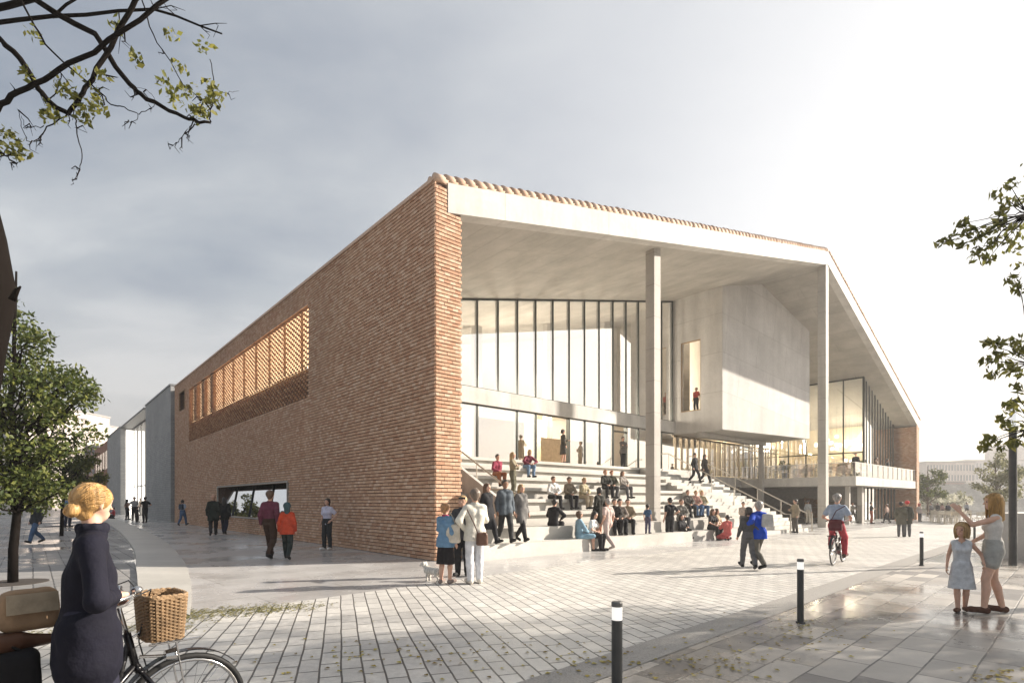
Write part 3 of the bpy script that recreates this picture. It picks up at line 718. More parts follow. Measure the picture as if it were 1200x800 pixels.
def person(loc, heading, H=1.75, pose='stand', top=('shirt', (.3, .3, .3)), bot=('trousers', (.05, .05, .06)), shoes=(.03, .03, .03), hair=('short', 'brown'),
           skin=0, label='', group=None, arms=('down', 'down'), h=.022, lean=0.0, female=False, seed=0, fine=False, turn=0.0, headk=1.0, feet=None, pelvis=None,
           wr=None, wl=None, curl=.35, seat_drop=.42, tilt=0.0, face=False, cat='person', extra=None, collar=None, slim=.92):
    rs = random.Random(seed*31+5)
    E = empty('person', loc, heading, label, cat, group, H/1.75)
    kind_ = top[0]; w = (.92 if female else 1.0)*(slim+1)/2
    # ---- joints (1.75 m figure facing +y, origin on the ground or on the seat)
    P = V3(0, 0, .955)
    an = {1: V3(.095, .03, .075), -1: V3(-.095, -.03, .075)}; kh = V3(0, 1, 0); toe = {1: V3(.03, 1, -.14), -1: V3(-.03, 1, -.14)}
    if pose == 'walk':
        an = {1: V3(.07, .30, .085), -1: V3(-.07, -.34, .16)}; P = V3(0, 0, .925); toe = {1: V3(.0, 1, .15), -1: V3(0, .8, -.6)}
        if rs.random() < .5: an = {1: V3(.07, -.34, .16), -1: V3(-.07, .30, .085)}; toe = {1: V3(0, .8, -.6), -1: V3(0, 1, .15)}
    elif pose == 'sit':
        P = V3(0, 0, .105); z = -seat_drop+.075; an = {1: V3(.11, .43+rs.uniform(-.1, .1), z), -1: V3(-.11, .43+rs.uniform(-.12, .12), z)}; kh = V3(0, .6, 1)
    elif pose == 'crouch':
        P = V3(0, -.02, .34); an = {1: V3(.12, .10, .075), -1: V3(-.12, -.06, .10)}; kh = V3(0, 1, .5)
    if pelvis is not None: P = V3(*pelvis)
    if feet is not None:
        an = {1: V3(*feet[0]), -1: V3(*feet[1])}
    ud = unit(V3(tilt, math.sin(lean), math.cos(lean)))
    hip = {q: P+V3(q*.088*w, 0, -.03) for q in (1, -1)}
    kn, ank = {}, {}
    for q in (1, -1): kn[q], ank[q] = ik(hip[q], an[q], .43, .425, kh+V3(q*.15, 0, 0))
    chest = P+ud*.33; neck = P+ud*.515
    sh = {q: P+ud*.438+V3(q*.163*w, -.005, 0) for q in (1, -1)}
    el, wri = {}, {}
    for q, a, ov in ((1, arms[0], wr), (-1, arms[1], wl)):
        t_, hn = ARMS[a] if isinstance(a, str) else a
        tgt = V3(*ov) if ov is not None else P+V3(t_[0]*q, t_[1], 0)+ud*t_[2]
        el[q], wri[q] = ik(sh[q], tgt, .285, .245, V3(hn[0]*q, hn[1], hn[2]))
    # ---- head
    hd = unit(ud*.75+V3(0, 0, .6)); ct, st_ = math.cos(turn), math.sin(turn)
    fw = unit(V3(-st_, ct, 0)-hd*(V3(-st_, ct, 0)@hd)); rt = np.cross(fw, hd)
    hc = neck+hd*.155*headk
    hp = lambda r_, f_, u_: hc+(rt*r_+fw*f_+hd*u_)*headk
    hk = headk
    head = [(hp(0, -.018, .03), hp(0, .012, .02), .092*hk, .086*hk), (hp(0, .02, -.02), hp(0, .042, -.072), .072*hk, .042*hk),
            (hp(.03, .03, -.03), hp(.015, .045, -.07), .04*hk, .032*hk), (hp(-.03, .03, -.03), hp(-.015, .045, -.07), .04*hk, .032*hk)]
    fea = [(hp(0, .092, .012), hp(0, .112, -.028), .008*hk, .012*hk), (hp(-.035, .085, .03), hp(.035, .085, .03), .013*hk, .013*hk),
           (hp(.086, -.008, .015), hp(.088, -.012, -.025), .016*hk, .011*hk), (hp(-.086, -.008, .015), hp(-.088, -.012, -.025), .016*hk, .011*hk),
           (hp(-.018, .082, -.062), hp(.018, .082, -.062), .013*hk, .013*hk)]
    nk = [(neck-ud*.05, hp(0, -.012, -.06), .058*w, .050*w)]
    # ---- body
    tor = []
    for q in (1, -1):
        tor += [(P+V3(q*.062*w, 0, -.05), P+ud*.12+V3(q*.055*w, 0, 0), (.108 if female else .102), .092*w), (P+ud*.12+V3(q*.055*w, 0, 0), chest+V3(q*.075*w, .0, 0), .092*w, .108*w),
                (chest+V3(q*.075*w, 0, 0), sh[q]*.8+neck*.2-ud*.03, .105*w, .060), (neck-ud*.028, sh[q]*.85+neck*.15-ud*.015, .046, .052*w)]
        if female and kind_ != 'coat': tor.append((chest+V3(q*.065, .05, -.02), chest+V3(q*.065, (.075 if kind_ != 'coat' else .05)*slim, -.03), .058, .05))
    tor = [(a, b, ra*slim, rb*slim) for a, b, ra, rb in tor]
    arm = {q: [(sh[q], el[q], .052*w, .041*w), (el[q], wri[q], .040*w, .027*w)] for q in (1, -1)}
    leg, foot = {}, {}
    for q in (1, -1):
        leg[q] = [(hip[q], kn[q], .088, .057), (kn[q], kn[q]*.68+ank[q]*.32+V3(0, -.012, 0), .055, .056), (kn[q]*.68+ank[q]*.32+V3(0, -.012, 0), ank[q], .056, .036)]
        td = unit(toe[q]+V3(q*.16, 0, 0)) if pose == 'walk' or pose == 'stand' else unit(V3(q*.14, 1, -.1))
        he = ank[q]+V3(0, -.03, -.03); tp = ank[q]+td*.155; tp[2] = max(tp[2], ank[q][2]-.048) if pose != 'walk' else tp[2]
        foot[q] = [(ank[q], he, .037, .036), (he, tp+V3(0, 0, -.0), .036, .030), (tp, tp+td*.03, .031, .024)]
    hands = []
    for q in (1, -1):
        fd = unit(wri[q]-el[q]); pn = V3(-q, .2, -.1) if abs(fd[2]) > .6 else V3(-q*.5, 0, -1)
        hands += hand_prims(wri[q], fd, pn, curl, q, fine)
    limbs = arm[1]+arm[-1]+leg[1]+leg[-1]+foot[1]+foot[-1]
    sm = skin_m(SKINS[skin])
    blob('body', tor+limbs+head+nk+hands+fea, h, sm, E, k=.010 if fine else .018)
    # ---- clothes
    kind, tc = top
    fo = .0035 if h < .02 else .0045
    def gar(name, pr, c, cuts=(), k=.03, f=fo, mk='cloth'): return blob(name, pr, h, cloth(c, mk), E, k, cuts, f, seed)
    Pz = P[2]
    collar_cut = lambda X, Y, Z: (X-neck[0])*ud[0]+(Y-neck[1])*ud[1]+(Z-neck[2])*ud[2]-.032
    at_ = .014
    hem = {'tshirt': -.10, 'shirt': -.10, 'tank': -.06, 'jacket': -.16, 'hoodie': -.12, 'coat': -.12, 'dress': -.08, 'sundress': -.08, 'parka': -.20}[kind]
    body_cut = lambda X, Y, Z: -(X-P[0])*ud[0]-(Y-P[1])*ud[1]-(Z-Pz)*ud[2]+hem
    o_ = {'tshirt': .016, 'shirt': .018, 'tank': .013, 'jacket': .024, 'hoodie': .022, 'coat': .026, 'dress': .015, 'sundress': .013, 'parka': .03}[kind]
    pr = off(tor, o_)
    if hem < -.11: pr += [(P+V3(q*.07, 0, 0), P+V3(q*.075, 0, -.14), .11+o_, .115+o_) for q in (1, -1)] if pose not in ('sit', 'crouch', 'cycle') else []
    if kind in ('shirt', 'jacket', 'hoodie', 'coat', 'dress', 'parka'):
        for q in (1, -1): pr += [(sh[q], el[q], (.052+o_)*slim, (.044+o_)*slim), (el[q], wri[q]-unit(wri[q]-el[q])*.015, (.044+o_)*slim, (.031+o_*.8)*slim)]
    elif kind == 'tshirt':
        for q in (1, -1): pr += [(sh[q], sh[q]+(el[q]-sh[q])*.62, .055+o_, .053+o_)]
    skirtlen = {'coat': .52, 'dress': .50, 'sundress': .50}.get(kind)
    cuts = [collar_cut]
    if kind in ('tank', 'sundress'):
        # straps: cut the neckline and armholes
        def neckl(X, Y, Z): return .075*w-np.sqrt((X-neck[0])**2+(Y-neck[1]-.03)**2+(Z-neck[2]+.0)**2)
        cuts.append(neckl)
    if skirtlen:
        ang = V3(0, 0, -1)
        if pose in ('sit', 'crouch'): pr += off([leg[1][0], leg[-1][0]], o_+.01) + [(hip[1], kn[-1], .1, .08)]
        else:
            ext = skirtlen if extra is None else extra
            c1 = (an[1]+an[-1])/2; tgt = P*.55+c1*.45
            sp = .05 if pose != 'walk' else .02
            fl = .095 if kind != 'sundress' else .13
            for q in (1, -1): pr.append((P+V3(q*.06, 0, -.02), V3(q*.085+P[0]*.6, P[1]+(an[q][1]-P[1])*.32, Pz-ext), (.112+o_)*slim, (fl+.03+o_)*slim))
            pr.append((P, V3(P[0], P[1], Pz-ext), (.11+o_)*slim, (fl+.05)*slim))
            if kind == 'coat': pr.append((chest-ud*.06, V3(P[0], P[1], Pz-ext), (.165 if fine else .13)*slim, (fl+.075)*slim))
            cuts.append(lambda X, Y, Z: (Pz-ext+.02)-Z)
    else: cuts.append(body_cut) if pose not in ('sit', 'crouch', 'cycle') else None
    if pose in ('sit', 'crouch', 'cycle') and not skirtlen: cuts.append(lambda X, Y, Z: -(X-P[0])*ud[0]-(Y-P[1])*ud[1]-(Z-Pz)*ud[2]-.03)
    nm = {'tshirt': 't_shirt', 'tank': 'top'}.get(kind, kind)
    gar(nm, pr, tc, cuts)
    if collar or kind in ('jacket', 'coat', 'parka'):
        blob('collar', [(neck+V3(.045*math.cos(a), .045*math.sin(a)*.9, -.0)-ud*.01, neck+V3(.058*math.cos(a+.8), .052*math.sin(a+.8), .0)+ud*.012, .026, .020) for a in np.arange(0, 6.28, .8)], h, cloth(collar or tc), E, .02) if h < .03 else None
    if bot:
        bk, bc = bot
        pel = off([(P+V3(q*.062*w, 0, -.05), P+ud*.07+V3(q*.055*w, 0, 0), .104, .096) for q in (1, -1)], .012)
        pel += off([(hip[1], hip[-1], .09, .09)], .012)
        if bk == 'trousers':
            pr = pel[:]
            for q in (1, -1): pr += [(hip[q], kn[q], .102, .076), (kn[q], kn[q]*.66+ank[q]*.34+V3(0, -.010, 0), .075, .074), (kn[q]*.66+ank[q]*.34+V3(0, -.010, 0), ank[q]+V3(0, 0, .01), .074, .060)]
            gar('trousers', pr, bc, k=.02)
        elif bk == 'shorts':
            pr = pel[:]
            for q in (1, -1): pr += [(hip[q], hip[q]+(kn[q]-hip[q])*.42, .112, .108)]
            gar('shorts', pr, bc, k=.015)
        elif bk == 'skirt':
            ext = .55
            pr = pel + ([(P+V3(q*.06, 0, -.02), V3(q*.09, P[1], Pz-ext), .115, .125) for q in (1, -1)] if pose != 'sit' else off([leg[1][0], leg[-1][0]], .02)+[(hip[1], kn[-1], .09, .07), (hip[-1], kn[1], .09, .07)])
            gar('skirt', pr, bc, [lambda X, Y, Z: (Pz-ext+.02)-Z] if pose != 'sit' else [])
    for q in (1, -1): blob('shoe', off(foot[q][1:], .012)+[(ank[q]+V3(0, 0, -.015), foot[q][0][1], .040, .046)], min(h, .02), cloth(shoes, 'shoe'), E, .012)
    # ---- hair
    hk_, hcol = hair
    if hk_ != 'bald':
        fc = hp(0, .112, -.035); fr_ = .104*hk
        face_cut = lambda X, Y, Z: fr_-np.sqrt((X-fc[0])**2+(Y-fc[1])**2+(Z-fc[2])**2)
        cp = [(hp(0, -.022, .034), hp(0, .010, .028), .1005*hk, .0945*hk), (hp(0, -.045, -.02), hp(0, -.048, -.05), .072*hk, .055*hk)]
        if hk_ == 'long': cp += [(hp(.03*q, -.05, -.02), hp(.055*q, -.075, -.24), .07*hk, .04*hk) for q in (1, 0, -1)] + [(hp(.075*q, .0, .0), hp(.078*q, -.01, -.17), .03*hk, .022*hk) for q in (1, -1)]
        if hk_ == 'bob': cp += [(hp(.06*q, -.02, .0), hp(.075*q, -.005, -.11), .045*hk, .03*hk) for q in (1, -1)]
        if hk_ == 'bun':
            for i in range(9):
                a = i*.7; cp.append((hp(.022*math.cos(a), -.120-.010*(i % 3), -.040+.022*math.sin(a)), hp(.024*math.cos(a+.8), -.116, -.040+.024*math.sin(a+.8)), .022*hk, .018*hk))
            for i in range(14):
                a = i*.45; cp.append((hp(.085*math.cos(a), -.01, .045+.06*abs(math.sin(a))), hp(.03*math.cos(a), -.10, -.005+.02*math.sin(a)), .013*hk, .010*hk))
        if hk_ == 'hood': cp = [(hp(0, -.03, .03), hp(0, .02, .03), .125*hk, .11*hk), (hp(0, -.04, -.03), hp(0, -.03, -.14), .10*hk, .10*hk)]
        if hk_ == 'scarf': cp = [(hp(0, -.02, .03), hp(0, .01, .03), .112*hk, .104*hk), (hp(0, -.03, -.03), hp(0, -.02, -.15), .085*hk, .085*hk)]
        if hk_ == 'cap': cp = [(hp(0, -.02, .045), hp(0, .01, .045), .104*hk, .1*hk)]; 
        c_ = HAIRC[hcol] if isinstance(hcol, str) else hcol
        if hk_ in ('hood', 'scarf', 'cap'): blob(('headscarf' if hk_ == 'scarf' else hk_), cp, h, cloth(c_), E, .02, [face_cut], 0, seed)
        else: blob('hair', cp, h, hair_m(c_), E, .012 if hk_ == 'bun' else .025, [face_cut], .003 if h < .015 else .001, seed)
    if hk_ in ('bun', 'long', 'bob') and fine:
        sb = MB(); cs = hp(0, -.012, .03); be = unit(-fw*.98-hd*.32)
        for i in range(300):
            a = rs.uniform(-1.9, 1.9); rad_ = rs.uniform(.099, .1075)*hk
            if hk_ == 'bun':
                lo_ = rs.uniform(.05, .75)
                s0 = unit(fw*math.cos(a)*(1-lo_*.45)+rt*math.sin(a)+hd*(lo_*1.3-.15)); e0 = unit(be+rt*rs.uniform(-.25, .25)+hd*rs.uniform(-.25, .25)); pts = []
                om = math.acos(max(-1, min(1, s0@e0)))
                if s0@fw > .55 and s0@hd < .45: continue
                for k_ in range(9):
                    t_ = k_/8; v = (s0*math.sin((1-t_)*om)+e0*math.sin(t_*om))/max(math.sin(om), .05)
                    pts.append(tuple(cs+unit(v)*(rad_+.004*math.sin(5*t_+i))))
            else:
                side = 1 if a > 0 else -1; ln = (.30 if hk_ == 'long' else .17)*rs.uniform(.8, 1.08)*hk; az = abs(a)/1.9*2.5+.55
                st0 = unit(hd+rt*side*.08+fw*rs.uniform(-.5, .35)); e0 = unit(fw*math.cos(az)+rt*side*math.sin(az)); pts = []
                om = math.acos(max(-1, min(1, st0@e0)))
                for k_ in range(6):
                    t_ = k_/5; v = (st0*math.sin((1-t_)*om)+e0*math.sin(t_*om))/max(math.sin(om), .05); pts.append(cs+unit(v)*rad_)
                lp_ = pts[-1]
                for k_ in range(1, 6): pts.append(lp_-hd*ln*k_/5-unit(e0)*.012*(k_/5)**2*hk+rt*.006*math.sin(i+k_))
                pts = [tuple(p) for p in pts]
            m_ = len(pts); sb.tube(pts, [.0042*hk]*(m_-2)+[.003*hk, .0012*hk], 4)
        if hk_ == 'bun':
            bc_ = hp(0, -.126, -.040)
            for i in range(46):
                a0 = rs.uniform(0, 6.28); ax_ = unit(V3(rs.uniform(-1, 1), rs.uniform(-1, 1), rs.uniform(-1, 1))); bx_ = unit(np.cross(ax_, V3(.3, .2, 1))); by_ = np.cross(ax_, bx_); rr_ = rs.uniform(.030, .038)*hk
                sb.tube([tuple(bc_+(bx_*math.cos(a0+k_*.45)+by_*math.sin(a0+k_*.45))*rr_) for k_ in range(8)], .0042*hk, 4)
            for i in range(26):
                s0 = unit(V3(rs.uniform(-1, 1), rs.uniform(-1, .4), rs.uniform(-.5, 1))); p0 = cs+s0*.1*hk
                sb.tube([tuple(p0), tuple(p0+s0*.012+V3(rs.uniform(-.01, .01), rs.uniform(-.01, .01), .0)), tuple(p0+s0*.018+V3(rs.uniform(-.02, .02), rs.uniform(-.02, .02), -.012))], [.0016, .0012, .0005], 3)
        sb.build('hair_strands', hair_m(c_), E, True)
    if face:
        for q in (1, -1): MB().ball(tuple(hp(.034*q, .083, .008)), .0125*hk, 10).build('eye', simple('eye_dark', (.03, .02, .015), .2), E, True)
        for q in (1, -1): MB().tube([tuple(hp(.017*q, .099, .036)), tuple(hp(.036*q, .096, .041)), tuple(hp(.054*q, .082, .034))], .005*hk, 6).build('eyebrow', hair_m(HAIRC[hcol] if isinstance(hcol, str) else hcol), E, True)
        MB().ball(tuple(hp(0, .095, -.064)), .02*hk, 10, (1, .35, .34)).build('lips', simple('lip', (.40, .14, .11), .45), E, True)
    E['_d'] = 0; del E['_d']
    E_j = dict(P=P, sh=sh, el=el, wri=wri, neck=neck, hc=hc, ud=ud, kn=kn, ank=ank)
    return E, E_j
# ================================================================== trees
m_bark = concrete('bark', (.009, .007, .006), board=(9, 9, 1.2), rough=.95, var=.3, spec=.05)
m_bark2 = concrete('pale_bark', (.13, .10, .075), board=(9, 9, 1.2), rough=.95, var=.3, spec=.1)
def leaves(name, cents, rad, per, size, mat, parent, seed=1, aspect=.42, droop=.3):
    g = np.random.default_rng(seed)
    C = np.repeat(np.array(cents, float), per, 0); Rr = np.repeat(np.array(rad, float) if hasattr(rad, '__len__') else np.full(len(cents), rad), per)
    m = len(C); d = g.normal(size=(m, 3)); d /= np.linalg.norm(d, axis=1)[:, None]
    P = C + d*(Rr*g.uniform(.15, 1.05, m)**.7)[:, None]*np.array([1, 1, .8])
    a = g.normal(size=(m, 3)); a[:, 2] -= droop; a /= np.linalg.norm(a, axis=1)[:, None]
    b = np.cross(a, g.normal(size=(m, 3))); b /= np.linalg.norm(b, axis=1)[:, None]; n_ = np.cross(a, b)
    s = size*g.uniform(.6, 1.25, m)[:, None]
    V = np.stack([P-a*s*.5, P+b*s*aspect*.5+n_*s*.06, P+a*s*.5, P-b*s*aspect*.5+n_*s*.06], 1).reshape(-1, 3)
    Fq = np.arange(m*4).reshape(-1, 4)
    return mesh_obj(name, V, Fq, mat, parent)
def limb(mb, a, b, r0, r1, g, n=6, wob=.08, sides=7):
    a, b = Vector(a), Vector(b); L_ = (b-a).length; pts = []
    for i in range(n+1):
        t = i/n; o = Vector((g.uniform(-1, 1), g.uniform(-1, 1), g.uniform(-.5, 1)))*wob*L_*math.sin(PI*t)
        pts.append(a.lerp(b, t)+o)
    mb.tube(pts, [r0+(r1-r0)*i/n for i in range(n+1)], sides); return pts
def tree(name, label, loc, clear, top, tr, cents, rad, per, size, mleaf, mbark, seed, group=None, aspect=.42):
    g = random.Random(seed); o = empty(name, loc, 0, label, 'tree', group)
    mb = MB(); tp = limb(mb, (0, 0, -.05), (g.uniform(-.1, .1), g.uniform(-.1, .1), top), tr, tr*.2, g, 9, .015, 10)
    for c in cents:
        zb_ = max(clear*.8, min(top*.95, c[2]-.25-abs(math.hypot(c[0], c[1]))*.7)); f = zb_/top; i = min(int(f*9), 8); s = tp[i].lerp(tp[i+1], f*9-i)
        pts = limb(mb, s, c, tr*(.42-.3*f), .006, g, 5, .07, 5)
        for k in range(2): limb(mb, pts[3], Vector(c)+Vector((g.uniform(-1, 1), g.uniform(-1, 1), g.uniform(-.6, 1)))*rad*.8, .010, .004, g, 3, .1, 4)
    mb.build('trunk', mbark, o, True)
    leaves('crown', cents, rad, per, size, mleaf, o, seed, aspect)
    return o
def cloud_pts(n, rx, ry, z0, z1, seed, shape=None):
    g = random.Random(seed); out = []
    while len(out) < n:
        x, y, u = g.uniform(-1, 1), g.uniform(-1, 1), g.random()
        w_ = shape(u) if shape else math.sin(PI*(.12+.85*u))**.6
        rr_ = math.hypot(x, y)
        if rr_ > w_ or rr_ < .35*w_*g.random(): continue
        out.append((x*rx, y*ry, z0+(z1-z0)*u))
    return out
m_lf1 = leaf_m('leaf_green', [(0, (.035, .055, .015)), (.5, (.075, .10, .022)), (1, (.15, .16, .035))])
m_lf2 = leaf_m('leaf_olive', [(0, (.07, .075, .02)), (.5, (.17, .18, .04)), (1, (.30, .28, .07))], .55)
m_lf3 = leaf_m('leaf_pale', [(0, (.12, .13, .07)), (.5, (.22, .22, .12)), (1, (.34, .33, .20))], .4)
m_lf4 = leaf_m('blossom_white', [(0, (.40, .40, .30)), (.5, (.60, .58, .48)), (1, (.72, .70, .60))], .3)
x0, y0 = gp(15, 683)
pts = cloud_pts(92, 1.25, 1.3, 1.55, 6.5, 3, lambda u: (.62+.3*math.sin(2.6*u)) if u < .5 else .9*(1-u)**.55+.12)
pts = [(x+.06+(.22 if .25 < (z-1.5)/5.0 < .5 else -.1), y, z) for x, y, z in pts]
tree('street_tree', 'slender dark trunked tree with leafy crown at left, standing in a round paving pit', (x0, y0, 0), 1.7, 6.1, .085, pts, .36, 120, .105, m_lf1, m_bark, 5, 'trees on the left paving', .55)
MB().lathe([(.55, .0), (.55, .012), (.5, .014)], (x0, y0, .004), 28).build('tree_pit', simple('pit_soil', (.045, .036, .03), .9), None)
tag(bpy.data.objects['tree_pit'], 'round dark soil pit at the foot of the leafy tree', 'tree pit')
xb, yb = gp(72, 628)
tree('street_tree', 'smaller leafy tree further back on the left paving', (xb, yb, 0), 2.0, 5.4, .08, [(x+.1, y, z) for x, y, z in cloud_pts(52, 1.15, 1.2, 2.0, 5.0, 9)], .38, 90, .14, m_lf1, m_bark, 6, 'trees on the left paving', .55)
xq, yq = gp(63, 617); MB().lathe([(.7, .0), (.7, .012), (.66, .014)], (xq+.2, yq, .004), 28).build('manhole_cover', simple('pit_soil', (.045, .036, .03), .9), None)
tag(bpy.data.objects['manhole_cover'], 'flat dark round cover in the left paving behind the woman', 'manhole cover')
xr, yr = -31, 40
tree('street_tree', 'broad tree far down the left side street', (xr, yr, 0), 1.8, 4.4, .1, cloud_pts(40, 1.5, 1.4, 1.9, 4.7, 19), .5, 70, .24, m_lf2, m_bark, 16, 'trees on the left paving', .6)
# big old tree at the left edge, its trunk partly in the frame, its bare limbs overhead
nearT = empty('old_tree', (-5.6, 5.0, 0), 0, 'big dark old tree at the left edge with bare crooked limbs hanging into view overhead', 'tree')
g = random.Random(4); OT = Vector((-5.6, 5.0, 0))
rel = lambda px, py, d: at(px, py, d)-OT
mb = MB()
mb.tube([(-.35, .1, -.05), (-.22, .05, .8), (-.02, 0, 1.7), rel(-36, 470, 5.0), rel(-22, 400, 5.0), rel(-13, 345, 5), rel(-22, 280, 5), rel(-38, 210, 5), rel(-46, 120, 5), rel(-55, 0, 5.1), rel(-60, -120, 5.1)],
        [.30, .25, .22, .205, .185, .20, .18, .165, .15, .13, .09], 12)
mb.tube([rel(14, 352, 4.9), rel(20, 340, 4.9), rel(24, 336, 4.88)], [.03, .02, .008], 6)
tips = []
def br(pts, r0, r1, d0=5.0, dz=.5, twigs=3, tl=.25):
    P_ = []; dd = d0; r0 *= .46; r1 *= .6
    for i, (a, b2) in enumerate(pts):
        P_.append(rel(a, b2, dd)); dd += g.uniform(-.5, .5)*dz*.4
    fine_ = []
    for i in range(len(P_)-1):
        for k in range(3): fine_.append(P_[i].lerp(P_[i+1], k/3)+Vector((g.uniform(-1, 1), g.uniform(-1, 1), g.uniform(-1, 1)))*.012)
    fine_.append(P_[-1]); n_ = len(fine_)
    mb.tube(fine_, [r0+(r1-r0)*i/(n_-1) for i in range(n_)], 7)
    for k in range(twigs):
        s = fine_[g.randrange(n_//3, n_)]; e = s+Vector((g.uniform(-1, 1), g.uniform(-.6, .6), g.uniform(-1.1, .5)))*tl*g.uniform(.5, 1.1)
        mid = s.lerp(e, .5)+Vector((g.uniform(-.04, .04), 0, g.uniform(-.05, .05)))
        mb.tube([s, mid, e], [.007, .005, .002], 4); tips.append(e)
        mb.tube([mid, mid+Vector((g.uniform(-.04, .04), g.uniform(-.05, .05), g.uniform(-.05, .01))), mid+Vector((g.uniform(-.07, .07), g.uniform(-.06, .06), g.uniform(-.09, .0)))], [.004, .003, .0015], 4)
br([(-45, 140), (-5, 128), (12, 112), (40, 98), (70, 84), (110, 60), (165, 25), (230, -30)], .055, .028)
br([(-50, 60), (0, 45), (25, 70), (44, 104), (60, 122), (80, 133)], .06, .035)
br([(185, -60), (165, -10), (150, 20), (120, 70), (100, 103), (90, 118), (80, 133)], .05, .03)
br([(-52, 20), (40, 0), (110, 40), (150, 98), (165, 112), (190, 124), (215, 138), (235, 143), (247, 144)], .065, .018, 5.1, .3)
br([(247, 144), (247, 130), (250, 112), (250, 92), (246, 70)], .013, .006, 5.1, .2, 2, .15)
br([(80, 133), (88, 140), (92, 158), (95, 182), (93, 195), (90, 210)], .014, .004, 5.0, .2, 4, .08)
br([(80, 135), (68, 143), (54, 150), (48, 160), (40, 168), (33, 166), (27, 155), (24, 138), (20, 128)], .014, .003, 5.0, .3, 5, .12)
br([(54, 150), (38, 150), (28, 146), (25, 136)], .008, .003, 5.0, .2, 2, .1)
br([(20, -10), (40, 30), (60, 60), (100, 96), (118, 110), (130, 122), (146, 126), (160, 134), (172, 132), (182, 120)], .02, .004, 4.9, .3, 5, .14)
br([(160, 134), (160, 142), (152, 144), (146, 142)], .006, .002, 4.9, .2, 2, .08)
br([(182, 120), (178, 112), (172, 104), (150, 104)], .005, .002, 4.9, .2, 2, .08)
br([(228, 146), (220, 156), (210, 163), (203, 171)], .012, .003, 5.1, .2, 5, .1)
br([(160, -20), (175, 30), (190, 60), (215, 100), (232, 114), (240, 120)], .014, .003, 5.1, .2, 5, .12)
br([(249, 122), (256, 112), (262, 108), (272, 108), (280, 107)], .006, .002, 5.1, .2, 1, .08)
br([(-40, 190), (0, 178), (8, 182), (15, 189), (25, 190)], .02, .003, 4.9, .2, 5, .1)
br([(-50, 30), (60, 20), (180, 10), (260, 40)], .05, .012, 5.4, .4, 6, .35)
br([(60, 20), (120, -20), (200, -60)], .03, .012, 5.4, .4, 4, .3)
mb.build('trunk', m_bark, nearT, True)
lc = [rel(a, b2, 5+g.uniform(-.2, .2)) for a, b2 in [(10, 158), (18, 162), (20, 175), (15, 182), (26, 178), (6, 172), (52, 135), (60, 128), (66, 138), (75, 108), (84, 110), (95, 128), (98, 138), (105, 122), (118, 126), (112, 108), (200, 110), (208, 118), (214, 108), (230, 128), (228, 137), (236, 124), (250, 122), (254, 114), (244, 130), (245, 100), (222, 105), (190, 95), (90, 85), (70, 95), (120, 90), (160, 70), (30, 85), (210, 80), (40, 40), (140, 30), (200, 40), (240, 55)]]
leaves('crown', lc, .085, 20, .062, m_lf2, nearT, 8, .55)
# tree just outside the right edge, branches reaching in
RT = Vector((9.9, 8.6, 0)); g = random.Random(12)
vis = [(1106, 284), (1116, 278), (1126, 288), (1136, 272), (1146, 278), (1152, 290), (1160, 270), (1166, 284), (1142, 300), (1158, 304), (1128, 262), (1174, 262), (1178, 240), (1170, 228), (1184, 218), (1190, 236), (1192, 268), (1186, 290), (1172, 252), (1180, 280),
       (1188, 326), (1194, 338), (1158, 424), (1168, 418), (1172, 402), (1178, 428), (1190, 400), (1186, 432), (1192, 436), (1164, 438), (1160, 400), (1196, 412),
       (1192, 455), (1184, 478), (1190, 470), (1176, 492), (1182, 500), (1162, 516), (1172, 522), (1188, 520), (1152, 522)]
vc = [tuple(at(a, b2, 8.2+g.uniform(-.35, .35))-RT) for a, b2 in vis]
rest = []
while len(rest) < 130:
    x, y, z = g.uniform(-2.2, 2.6), g.uniform(-2.8, 2.0), g.uniform(2.6, 8.2)
    if (x/2.6)**2+(y/2.9)**2+((z-5.3)/3)**2 > 1: continue
    w_ = Vector((x, y, z))+RT
    if 600+F*w_.x/w_.y < 1225: continue
    rest.append((x, y, z))
rt_ = empty('street_tree', RT, 0, 'broad tree beyond the right edge whose olive leafy branches reach into view', 'tree')
mb = MB(); tp = limb(mb, (0, 0, -.05), (.1, 0, 7.4), .17, .03, g, 9, .012, 10)
for grp, hub in ((vc[:20], at(1206, 250, 8.3)-RT), (vc[20:32], at(1212, 425, 8.3)-RT), (vc[32:], at(1212, 500, 8.3)-RT)):
    i = max(1, min(8, int((hub.z-1.0)/7.4*9))); limb(mb, tp[i], hub, .05, .018, g, 6, .05, 6)
    for c in grp: limb(mb, hub, c, .012, .003, g, 4, .05, 4)
for c in rest[::2]: i = max(2, min(8, int((c[2]-.8)/7.4*9))); limb(mb, tp[i], c, .03, .006, g, 5, .07, 5)
mb.build('trunk', m_bark, rt_, True)
leaves('crown', vc+rest, [.10]*len(vc)+[.42]*len(rest), 1, .1, m_lf2, rt_, 3)
bpy.data.objects.remove([c for c in kids(rt_) if c.name.startswith('crown')][0])
allc = np.array([c for c in vc for _ in range(22)]+[c for c in rest for _ in range(120)]); allr = [.115]*(len(vc)*22)+[.5]*(len(rest)*120)
leaves('crown', allc, allr, 1, .12, m_lf2, rt_, 3, .45, .9)
# a second shade tree further right, outside the frame, that dims the near right corner
tree('street_tree', 'full shade tree standing outside the frame beyond the stone bench', (13.6, 7.6, 0), 2.0, 7, .2, cloud_pts(90, 2.6, 2.1, 1.9, 7.2, 33), .5, 95, .13, m_lf1, m_bark, 21)
